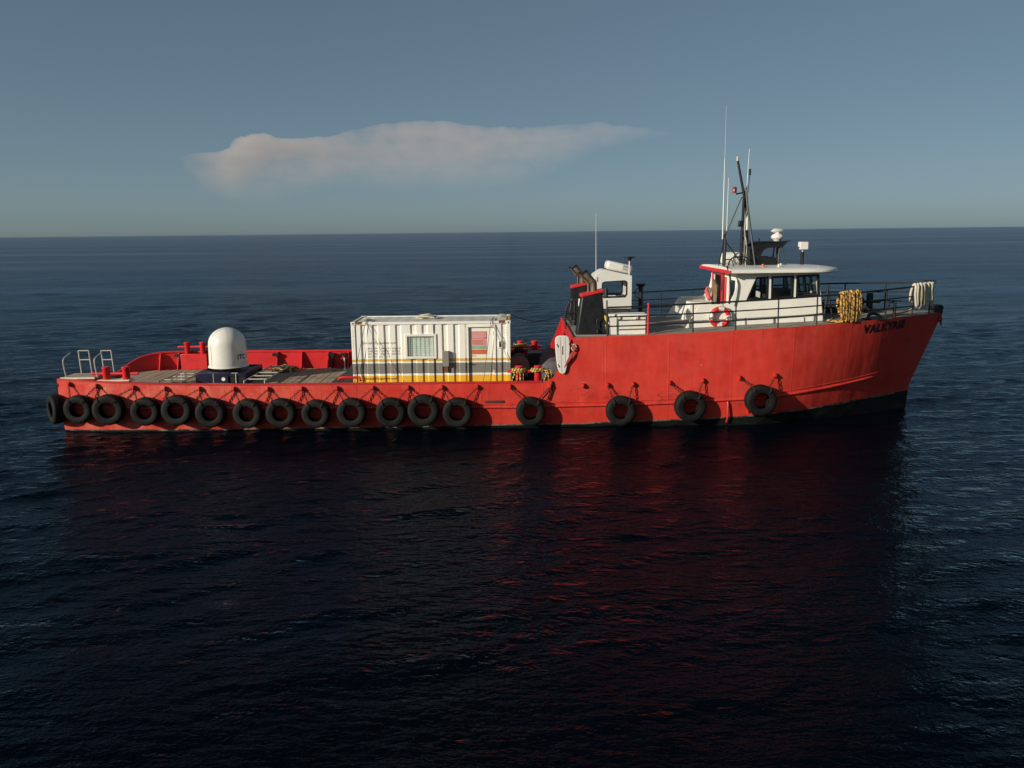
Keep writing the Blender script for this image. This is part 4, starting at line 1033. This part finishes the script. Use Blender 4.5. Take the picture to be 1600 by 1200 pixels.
m = MB(); m.box(-.475, -.395, YA-.016, YA-.0125, 2.96, 3.18); m.build('recess', 'dark_inside', q)
# print on the container
pn = lambda x0, z0, off=.030: (lambda a, b_: (x0 + a, YA + off, z0 + b_))
def cprint(body, size, x0, z0, mat, shear=0, space=1.0):
    # printed on the corrugated wall: follows the ribs
    c = corr(XA+.14, wx0); cx_, cd_ = zip(*c)
    letters('printed_text', body, size, lambda a, b_: (x0+a, YA + .035 + float(np.interp(x0+a, cx_, cd_)) - .004, z0+b_), mat, ct, shear, .002, space=space, cuts=1)
cprint('SpecialtyEquipment.com', .135, -5.72, 3.12, 'letter_grey', .3)
for k, t_ in enumerate(('MAX. WGT.  30480 KG  67200 LB', 'TARE WGT.   2980 KG   6570 LB', 'NET  WGT.  27500 KG  60630 LB', 'CU. CAP.   33.2  CU. M')):
    cprint(t_, .088, -5.50, 2.92-.105*k, 'letter_grey')
cprint('SpecialtyEquipment.com', .13, -5.70, 1.745, 'rust', .3)
for col, (body, x0) in enumerate((('S E B U', -.21), ('2 0 0 1 2 8 - 2', -.30))):
    for r_, ch in enumerate(body.split()):
        letters('printed_text', ch, .085, pn(x0, 3.70 - .105*r_, -.003 if col == 0 else .030), 'letter_grey', ct)
for r_, ch in enumerate('2001282'):
    letters('printed_text', ch, .085, pn(XA+.05, 3.62 - .1*r_, -.003), 'letter_orange', ct)
letters('printed_text', 'Power', .07, pn(-1.53, 2.60, .080), 'letter_black', dr)
# lashings and rope on the roof
def wire(name, pts, label, mat, cat, r=.012, group=None):
    m = MB(); m.tube(pts, r, 5); o = m.build(name, mat, None); return tag(o, label, cat, group)
wire('lashing_wire', [(-5.40, -1.6, 3.97), (-5.50, -2.40, 3.985), (-5.52, -2.44, 3.93), (-5.74, -2.46, 3.1), (-5.96, -2.48, 2.2), (-6.02, -2.6, 1.5), (-6.02, -2.85, 1.40)], 'dark wire down the left container corner, with a turnbuckle', 'black', 'lashing wire', .010, 'wires lashing down the container')
wire('lashing_wire', [(-5.36, -1.6, 3.97), (-5.48, -2.40, 3.985), (-5.50, -2.44, 3.93), (-4.9, -2.47, 2.76), (-4.35, -2.5, 1.70), (-4.25, -2.8, 1.40)], 'slanting dark wire crossing the printed lines at the left of the container', 'grey_paint', 'lashing wire', .008, 'wires lashing down the container')
wire('lashing_wire', [(-.70, -1.2, 3.97), (-.76, -2.40, 3.985), (-.78, -2.44, 3.95), (-.95, -2.46, 2.7), (-1.10, -2.5, 1.6), (-1.15, -2.8, 1.40)], 'dark wire hanging past the notice on the container door', 'rust', 'lashing wire', .010, 'wires lashing down the container')
wire('lashing_wire', [(-.68, -1.2, 3.97), (-.74, -2.40, 3.985), (-.73, -2.44, 3.93), (-.40, -2.46, 3.1), (-.10, -2.46, 2.4), (.02, -2.5, 1.7), (.03, -2.6, 1.40)], 'thin wire slanting to the right corner of the container', 'grey_paint', 'lashing wire', .010, 'wires lashing down the container')
wire('lashing_wire', catenary((-3.3, -1.0, 4.02), (-.72, -1.9, 4.0), .0, 8), 'grey line lying along the container roof', 'grey_paint', 'lashing wire', .014, 'wires lashing down the container')
wire('power_cable', catenary((-.06, -.3, 4.02), (2.34, .3, 4.05), .34, 16), 'black cable sagging from the container roof to the funnels', 'black', 'cable', .016)
def heap(name, c, rad, n, r, mat, label, cat, h=.16, seed=1):
    rr = random.Random(seed); m = MB(); pts = []
    for i in range(n):
        a = i*2.4 + rr.uniform(-.5, .5); q = rad*math.sqrt(rr.random())
        pts.append((c[0]+q*math.cos(a)*1.25, c[1]+q*math.sin(a), c[2] + r + rr.random()*h*(1-q/rad*.7)))
    m.tube(spline(pts, 5), r, 6); return tag(m.build(name, mat, None), label, cat)
heap('rope_heap', (-3.3, -1.0, 3.94), .40, 26, .022, 'white_rope', 'tangle of pale line on top of the container roof', 'rope', .20, 3)
heap('rope_heap', (-5.55, -1.55, 3.94), .22, 10, .018, 'white_rope', 'small loop of pale line on the left end of the container roof', 'rope', .12, 5)
heap('rope_heap', (-.40, -.55, 3.94), .2, 9, .016, 'white_rope', 'small loop of pale line on the right end of the container roof', 'rope', .14, 6)
heap('rope_coil', (-10.0, 2.2, 1.37), .52, 60, .038, 'yellow_black_rope', 'heap of orange and black rope on the planks by the far bulwark', 'rope', .30, 8)
heap('rope_heap', (-14.15, -2.75, 1.36), .30, 20, .03, 'white_rope', 'small pale rope heap on deck right of the stern bitts', 'rope', .10, 9)
heap('dark_rope_pile', (.25, 1.9, 1.36), .60, 90, .05, 'dark_net', 'tall dark pile of old rope below the far bitts', 'rope', 1.15, 10)

# ------------------------------------------------------------------ satellite dome on its skid
dm = thing('satellite_dome', (-11.62, 0, 1.36), 'white satellite dome with dark lettering standing on a navy steel skid', 'satellite dome')
RC = Matrix.Translation((-11.66, 0, 0))
prof = [(0, 1.98), (.60, 1.98), (.745, 2.0), (.755, 2.03)] + [(.755 - .02*t, 2.03 + .86*t) for t in (.25, .5, .75, 1)] + [(.735*math.cos(a), 2.89 + .67*math.sin(a)) for a in np.linspace(.1, math.pi/2-.001, 14)]
m = MB(); m.lathe(prof, 48, RC); dome = m.build('dome', 'white_grp', dm, 50)
m = MB(); m.tube([(-11.66 + .757*math.cos(a), .757*math.sin(a), z) for a, z in ((R(232), 2.03), (R(232), 2.5), (R(232), 2.88))], .006, 4); m.build('seam', 'grey_paint', dome)
def round_dome(a0, z0, rad=.758):
    return lambda a, b_: (-11.66 + rad*math.cos(a0 + a/rad), rad*math.sin(a0 + a/rad), z0 + b_)
m = MB(); m.lathe([(.745, 1.965), (.80, 1.965), (.80, 2.0), (.757, 2.005)], 48, RC); m.build('base_flange', 'white', dome)
m = MB()
for a_ in (R(232), R(292), R(352)): m.tube([(-11.66 + .734*math.cos(e_)*math.cos(a_), .734*math.cos(e_)*math.sin(a_), 2.89 + .672*math.sin(e_)) for e_ in np.linspace(0, 1.35, 12)], .004, 4)
m.build('seam', 'letter_grey', dome)
letters('lettering', 'ITC', .29, round_dome(R(-43), 2.30), 'letter_navy', dome, bold=.006, cuts=2)
letters('lettering', 'GLOBAL', .29, round_dome(R(-43) + .74, 2.30), 'letter_orange', dome, cuts=2)
letters('lettering', 'www.itcglobal.com', .06, round_dome(R(-28), 2.13), 'letter_grey', dome)
m = MB(); m.lathe([(0, 1.86), (.50, 1.86), (.50, 1.98), (0, 1.98)], 24, RC); m.build('turntable', 'navy', dm)
sk = bpy.data.objects.new('skid', None); COL.objects.link(sk); sk.parent = dm; sk.matrix_parent_inverse = Matrix.Translation(-ROOT_LOC[dm.name])
x0, x1, y0, y1 = -12.62, -10.62, -1.15, 1.15
for (a, b_, c_, d) in ((x0, x1, y0, y0+.12), (x0, x1, y1-.12, y1), (x0, x0+.12, y0+.12, y1-.12), (x1-.12, x1, y0+.12, y1-.12), (-11.72, -11.60, y0+.12, y1-.12)):
    m = MB(); m.box(a, b_, c_, d, 1.72, 1.85); m.build('top_beam', 'navy', sk, bevel=.01)
    m = MB(); m.box(a, b_, c_, d, 1.37, 1.46); m.build('bottom_beam', 'navy', sk, bevel=.01)
for x in (x0, x1-.12):
    for y in (y0, y1-.12):
        m = MB(); m.box(x, x+.12, y, y+.12, 1.46, 1.72); m.build('leg', 'navy', sk)
m = MB(); m.box(-12.56, -11.30, y0-.02, y0+.75, 1.40, 1.86); m.build('equipment_case', 'navy', sk, bevel=.015)
m = MB(); m.box(-11.27, -10.70, y0+.03, y1-.2, 1.40, 1.80); m.build('power_unit', 'black', sk, bevel=.02)
m = MB(); m.box(-12.5, -11.3, y0+.9, y1-.2, 1.40, 1.74); m.build('ballast_box', 'black', sk, bevel=.02)
m = MB(); m.lathe([(0, 0), (.075, 0), (.075, .01), (0, .01)], 16, Matrix.Translation((-11.50, y0-.022, 1.62)) @ Matrix.Rotation(R(90), 4, 'X')); m.build('emblem', 'white', sk)
m = MB()
for k in range(4): m.box(-12.45+.42*k, -12.2+.42*k, y0-.004, y0+.10, 1.851, 1.856)
m.build('label_strip', 'white', sk)
m = MB()
for s in (0, 1): m.tube([(-11.9+.9*s, y0-.005, 1.84), (-11.9+.9*s, y0-.005, 1.40)], .022, 6)
m.build('skid_post', 'galv', sk)
# alloy tube frames lying either side of the skid
def tube_frame(name, x0, x1, y0, y1, rungs, z, label, lean=0.0):
    o = thing(name, ((x0+x1)/2, (y0+y1)/2, 1.36), label, 'tube frame', 'alloy tube frames by the dome')
    for x in (x0, x1):
        m = MB(); m.tube([(x, y0, z), (x, y1, z+lean)], .028, 6); m.build('side_tube', 'galv', o)
        for y, zz in ((y0, z), (y1, z+lean)):
            m = MB(); m.tube([(x, y, zz), (x, y-.02, 1.37)], .024, 6); m.build('leg', 'galv', o)
    for k in range(rungs):
        t = (k+.5)/rungs
        m = MB(); m.tube([(x0, y0+(y1-y0)*t, z+lean*t), (x1, y0+(y1-y0)*t, z+lean*t)], .028, 6); m.build('rung', 'galv', o)
tube_frame('tube_frame', -10.35, -9.55, -2.2, 1.6, 5, 1.72, 'pale alloy tube frame on deck right of the satellite dome')
tube_frame('tube_frame', -13.75, -12.85, -1.9, .3, 3, 1.68, 'pale alloy tube frame on deck left of the satellite dome')
# folded cover on the planks, black bundle by the container
m = MB()
m.grid(lambda u, v: (-14.1 + 1.5*u, -2.3 + 2.0*v, 1.375 + .16*max(0, mnoise.noise(Vector((u*5, v*3, 2)))+.45)*math.sin(math.pi*u)**.5*math.sin(math.pi*v)**.5 if 0 < u < 1 and 0 < v < 1 else 1.372), np.linspace(0, 1, 24), np.linspace(0, 1, 24))
tag(m.build('deck_cover', 'brown_cloth', None, 60), 'rumpled brown canvas cover lying on the planks left of the dome', 'canvas cover')
m = MB()
m.grid(lambda u, v: (-7.25 + 1.0*u + .08*v, -1.6 + 2.9*v, 1.372 + (.36 + .55*u*u)*(math.sin(math.pi*min(1, u*.5+.06)))*math.sin(math.pi*v)**.4*(1+.25*mnoise.noise(Vector((u*4, v*5, 9)))) if 0 < v < 1 else 1.372), np.linspace(0, 1, 16), np.linspace(0, 1, 24))
tag(m.build('tarpaulin_bundle', 'dark_net', None, 60), 'black tarpaulin bundle heaped against the left end of the container', 'tarpaulin')
m = MB(); m.lathe([(0, 1.37), (.07, 1.37), (.07, 1.40), (.02, 1.44), (.02, 1.72), (.035, 1.74), (.03, 1.90), (0, 1.92)], 10, Matrix.Translation((-7.35, 2.3, 0)))
tag(m.build('marker_cone', 'white', None), 'small white marker standing by the far bulwark near the container', 'marker')

# ------------------------------------------------------------------ ropes on the near bitts
def wrap(name, x, y, z, label, mat='yellow_black_rope_fine', turns=3, r0=.15, hang=True, seed=1):
    rr = random.Random(seed); m = MB(); pts = []
    for i in range(turns*10+1):
        a = i*2*math.pi/10; pts.append((x+(r0+.05*rr.random())*math.cos(a)*1.5, y+(r0+.04*rr.random())*math.sin(a), z-.08+.05*(i/10)+rr.uniform(-.02, .02)))
    m.tube(spline(pts, 2), .028, 6)
    if hang:
        for k in range(2):
            xx = x + rr.uniform(-.42, .38); zz = z + .02
            m.tube(spline([(xx, y-.12, zz), (xx+.05, y-.20, zz-.14), (xx+rr.uniform(-.08, .08), y-.2, zz-.42), (xx+.12, y-.16, zz-.55), (xx+.16, y-.14, zz-.2), (xx+.14, y-.1, zz)], 4), .026, 6)
    return tag(m.build(name, mat, None), label, 'rope', 'ropes turned on the bitts')
wrap('bitt_rope', .27, -2.62, 2.10, 'yellow and black rope turned round the left near bitt beside the container', seed=2)
wrap('bitt_rope', .98, -2.62, 2.10, 'yellow and black rope turned round the right near bitt below the white board', seed=3)
wrap('bitt_rope', .39, 2.98, 2.30, 'yellow rope on the far bitt beside the container', seed=4)
# ------------------------------------------------------------------ winch, grey covered tender
wn = thing('deck_winch', (.7, -.4, 1.36), 'black deck winch with round drum between container and forecastle', 'winch')
m = MB(); m.box(.66, 1.26, -.7, .2, 1.37, 2.46); m.build('housing', 'black', wn, bevel=.04)
for dy in (-.8, -.05):
    m = MB(); m.lathe([(.12, -.025), (.42, -.025), (.42, .025), (.12, .025)], 24, Matrix.Translation((.30, dy, 1.95)) @ Matrix.Rotation(R(90), 4, 'X'), True); m.build('drum_flange', 'grey_paint', wn)
m = MB(); m.lathe([(0, -.4), (.20, -.4), (.20, .4), (0, .4)], 18, Matrix.Translation((.30, -.42, 1.95)) @ Matrix.Rotation(R(90), 4, 'X')); m.build('drum', 'dark_net', wn)
m = MB(); m.box(-.02, .62, -.85, .2, 1.37, 1.5); m.build('bed_frame', 'black', wn)
m = MB()
m.grid(lambda u, v: (1.05 + 1.2*u, -1.7 + 3.2*v, 1.37 + (1.22*math.sin(math.pi*min(1, .12+v*.86))**.45*math.sin(math.pi*min(.98, u*.85+.15))**.4 + .05*mnoise.noise(Vector((u*5, v*6, 1)))) if 0 < v < 1 and 0 < u < 1 else 1.37), np.linspace(0, 1, 20), np.linspace(0, 1, 30))
tag(m.build('covered_tender', 'grey_cloth', None, 60), 'grey fabric covered bulk stowed under the forecastle break', 'covered gear')
# ------------------------------------------------------------------ white board and line at the break
bd = thing('rescue_board', (1.85, -3.47, 2.08), 'white rounded board with a slot handle hung at the break of the deck', 'board')
BP = [(1.60,3.36),(1.64,3.46),(1.74,3.51),(2.00,3.51),(2.10,3.46),(2.14,3.30),(2.15,3.05),(2.13,2.78),(2.06,2.45),(2.00,2.18),(1.95,2.09),(1.86,2.08),(1.76,2.14),(1.69,2.30),(1.645,2.6),(1.61,3.0)]
m = MB(); m.prism(BP, -3.50, -3.42); bo = m.build('board', 'white_grp', bd, bevel=.025, segs=3)
m = MB(); m.box(1.86, 1.895, -3.506, -3.499, 2.80, 3.12); m.build('slot_handle', 'dark_inside', bo, bevel=.003)
m = MB()
for a, b_ in (((1.78, 3.46), (1.85, 2.14)), ((1.97, 3.46), (1.98, 2.5))): m.tube([(a[0], -3.502, a[1]), (b_[0], -3.502, b_[1])], .006, 4)
m.build('stripe', 'pink_cloth', bo)
m = MB()
for (a, b_) in ((1.66, 3.2), (1.70, 2.45), (2.10, 3.22)): m.tube([(a, -3.51, b_), (a+.04, -3.52, b_-.06), (a+.05, -3.505, b_-.12)], .012, 5)
m.build('strap_eye', 'black', bo)
m = MB()
for k in range(4): m.tube(spline([(2.20+.03*k, -3.46, 3.22-.02*k), (2.28+.02*k, -3.50, 3.02), (2.22-.03*k, -3.52, 2.75), (2.08-.05*k, -3.5, 2.50-.06*k)], 5), .014, 5)
tag(m.build('board_lines', 'pink_cloth', None), 'red and white lines hanging beside the white board', 'line')
m = MB(); m.tube([(2.30+.085*math.cos(a), -3.46+.01*math.sin(3*a), 3.06+.12*math.sin(a)) for a in np.linspace(0, 5.6, 16)], .026, 6); tag(m.build('line_hank', 'white_rope', None), 'small hank of white line on the hull right of the board', 'line')
m = MB(); m.tube(spline([(1.50, -3.42, 1.80), (1.47, -3.47, 1.62), (1.32, -3.52, 1.38), (1.12, -3.6, 1.18)], 5), .035, 6); tag(m.build('rubber_strap', 'rubber', None), 'black rubber strap leading from the break to the single tyre', 'strap')

# ------------------------------------------------------------------ white deck locker
lk = thing('deck_locker', (4.36, -2.75, 3.44), 'white two-tier deck locker with lid behind the near railing', 'locker')
m = MB(); m.box(3.66, 5.0, -3.02, -2.35, 3.46, 4.12); m.build('body', 'white_dirty', lk, bevel=.02)
m = MB(); m.box(3.62, 5.04, -3.07, -2.31, 4.135, 4.23); m.build('lid', 'white_dirty', lk, bevel=.025)
m = MB()
for x in (4.0, 4.66): m.box(x-.04, x+.04, -3.085, -3.03, 4.02, 4.16)
m.build('latch', 'white', lk)
m = MB(); m.lathe([(0, -.05), (.06, -.05), (.07, 0), (.06, .05), (0, .05)], 10, Matrix.Translation((3.61, -2.85, 3.90))); m.build('side_knob', 'white', lk)
# ------------------------------------------------------------------ life ring
lf = thing('life_ring', (7.98, -2.22, 3.92), 'red and white life ring hanging on the wheelhouse side', 'life ring')
cx_, cz_, Ry = 7.97, 3.99, .325
for k in range(8):
    a0, a1 = 2*math.pi*k/8, 2*math.pi*(k+1)/8
    red = k % 2 == 0
    a0, a1 = (a0-.28, a1-.10+.0) if red else (a0-.10, a1-.28)
    m = MB(); m.tube([(cx_+Ry*math.cos(a+.5), -2.16, cz_+Ry*math.sin(a+.5)) for a in np.linspace(a0, a1, 8)], .088, 10); m.build('red_quarter' if red else 'white_band', 'bright_red' if red else 'white_grp', lf, 60)
m = MB(); m.tube([(cx_+(Ry+.10)*math.cos(a), -2.19-.02*math.cos(4*a), cz_+(Ry+.10)*math.sin(a)) for a in np.linspace(0, 2*math.pi, 33)[:-1]], .012, 5, closed=True)
m.tube([(cx_, -2.14, cz_+.38), (cx_+.01, -2.12, cz_+.58)], .012, 5); m.build('grab_line', 'white_rope', lf)
# canvas cover in the doorway
m = MB()
for dx in (.0, -.05):
    m.grid(lambda u, v: (8.43 + dx + .05*math.sin(u*9)*v, .10 + .85*u + .12*v*u, 5.02 + .28*u - (1.12 + .28*u)*v), np.linspace(0, 1, 20), np.linspace(0, 1, 12))
tag(m.build('door_curtain', 'brown_cloth', None, 60), 'brown canvas hanging in the wheelhouse doorway', 'canvas cover')
m = MB(); m.tube(spline([(8.2, .9, 4.95), (8.15, .95, 4.8), (8.2, .85, 4.6), (8.25, .7, 4.42)], 5), [.05]*5+[.09]*5+[.10]*5+[.05], 8)
tag(m.build('rolled_flag', 'pink_cloth', None, 60), 'faded red cloth bundle hanging beside the wheelhouse doorway', 'cloth')

# ------------------------------------------------------------------ ropes over the bow rail
def rope_over_rail(name, xa, xb, n, drop, rad, mat, label, seed, lo=.62):
    rr = random.Random(seed); m = MB()
    for i in range(n):
        t = (i+.5)/n; x = xa + (xb-xa)*t
        Yr = -(HB(x, zr(x)) - .10); top = zr(x) + 1.05 + .10*max(0, (x-12)/4.5) + rad
        d1 = drop*rr.uniform(lo, 1.04); d2 = drop*rr.uniform(.5, .95); w = (xb-xa)/n*.55; x += rr.uniform(-.05, .05)
        pts = [(x+w*.2, Yr+.12, top-d2), (x-w*.6, Yr+.13, top-d2*.96), (x-w, Yr+.10, top-d2*.5), (x-w*.4, Yr+.06, top-.06), (x, Yr, top+rr.uniform(0, .05)), (x+w*.3, Yr-.07, top-.06), (x+w*.5+rr.uniform(-.03, .03), Yr-.09-rr.random()*.05, top-d1*.5), (x+w*.4+rr.uniform(-.05, .05), Yr-.10, top-d1*.93), (x+w*1.0, Yr-.10, top-d1), (x+w*1.7, Yr-.09, top-d1*.92), (x+w*1.7+rr.uniform(-.04, .04), Yr-.10, top-d1*.5), (x+w*1.5, Yr-.07, top-.05), (x+w*1.4, Yr, top+rr.uniform(0, .04))]
        m.tube(spline(pts, 4), rad, 7)
    return tag(m.build(name, mat, None, 60), label, 'rope')
rope_over_rail('hung_rope', 12.22, 13.08, 9, 1.05, .048, 'yellow_black_rope', 'thick yellow and black mooring rope draped in loops over the bow railing', 4, .88)
rope_over_rail('hung_rope', 15.75, 16.72, 7, .98, .05, 'white_rope', 'thick white mooring rope draped in loops over the bow pulpit', 9)
m = MB(); x = 16.02; Yr = -(HB(x, zr(x))-.1)-.14
m.tube(spline([(15.96, Yr+.1, 5.04), (15.98, Yr, 4.9), (15.97, Yr, 4.5), (16.03, Yr, 4.16), (16.10, Yr, 4.5), (16.07, Yr, 4.9), (16.05, Yr+.1, 5.04)], 5), .036, 7)
tag(m.build('tan_rope_loop', 'tan_rope', None), 'single tan rope loop hanging over the white rope at the bow', 'rope')
heap('rope_tail', (12.4, -2.55, zr(12.4)-.01), .42, 26, .035, 'yellow_black_rope', 'tail of yellow and black rope piled on deck below its railing', 'rope', .10, 12)
m = MB(); m.tube(spline([(13.45, -1.9, 4.22), (13.6, -1.95, 4.3), (13.72, -2.0, 4.1), (13.68, -2.0, 3.9), (13.9, -1.9, 3.9), (14.6, -1.5, 3.93), (15.6, -.9, 3.98), (16.0, -.7, 4.1)], 6), .035, 6)
tag(m.build('mooring_line', 'tan_rope', None), 'tan mooring line stretched along the foredeck to the pulpit', 'rope')
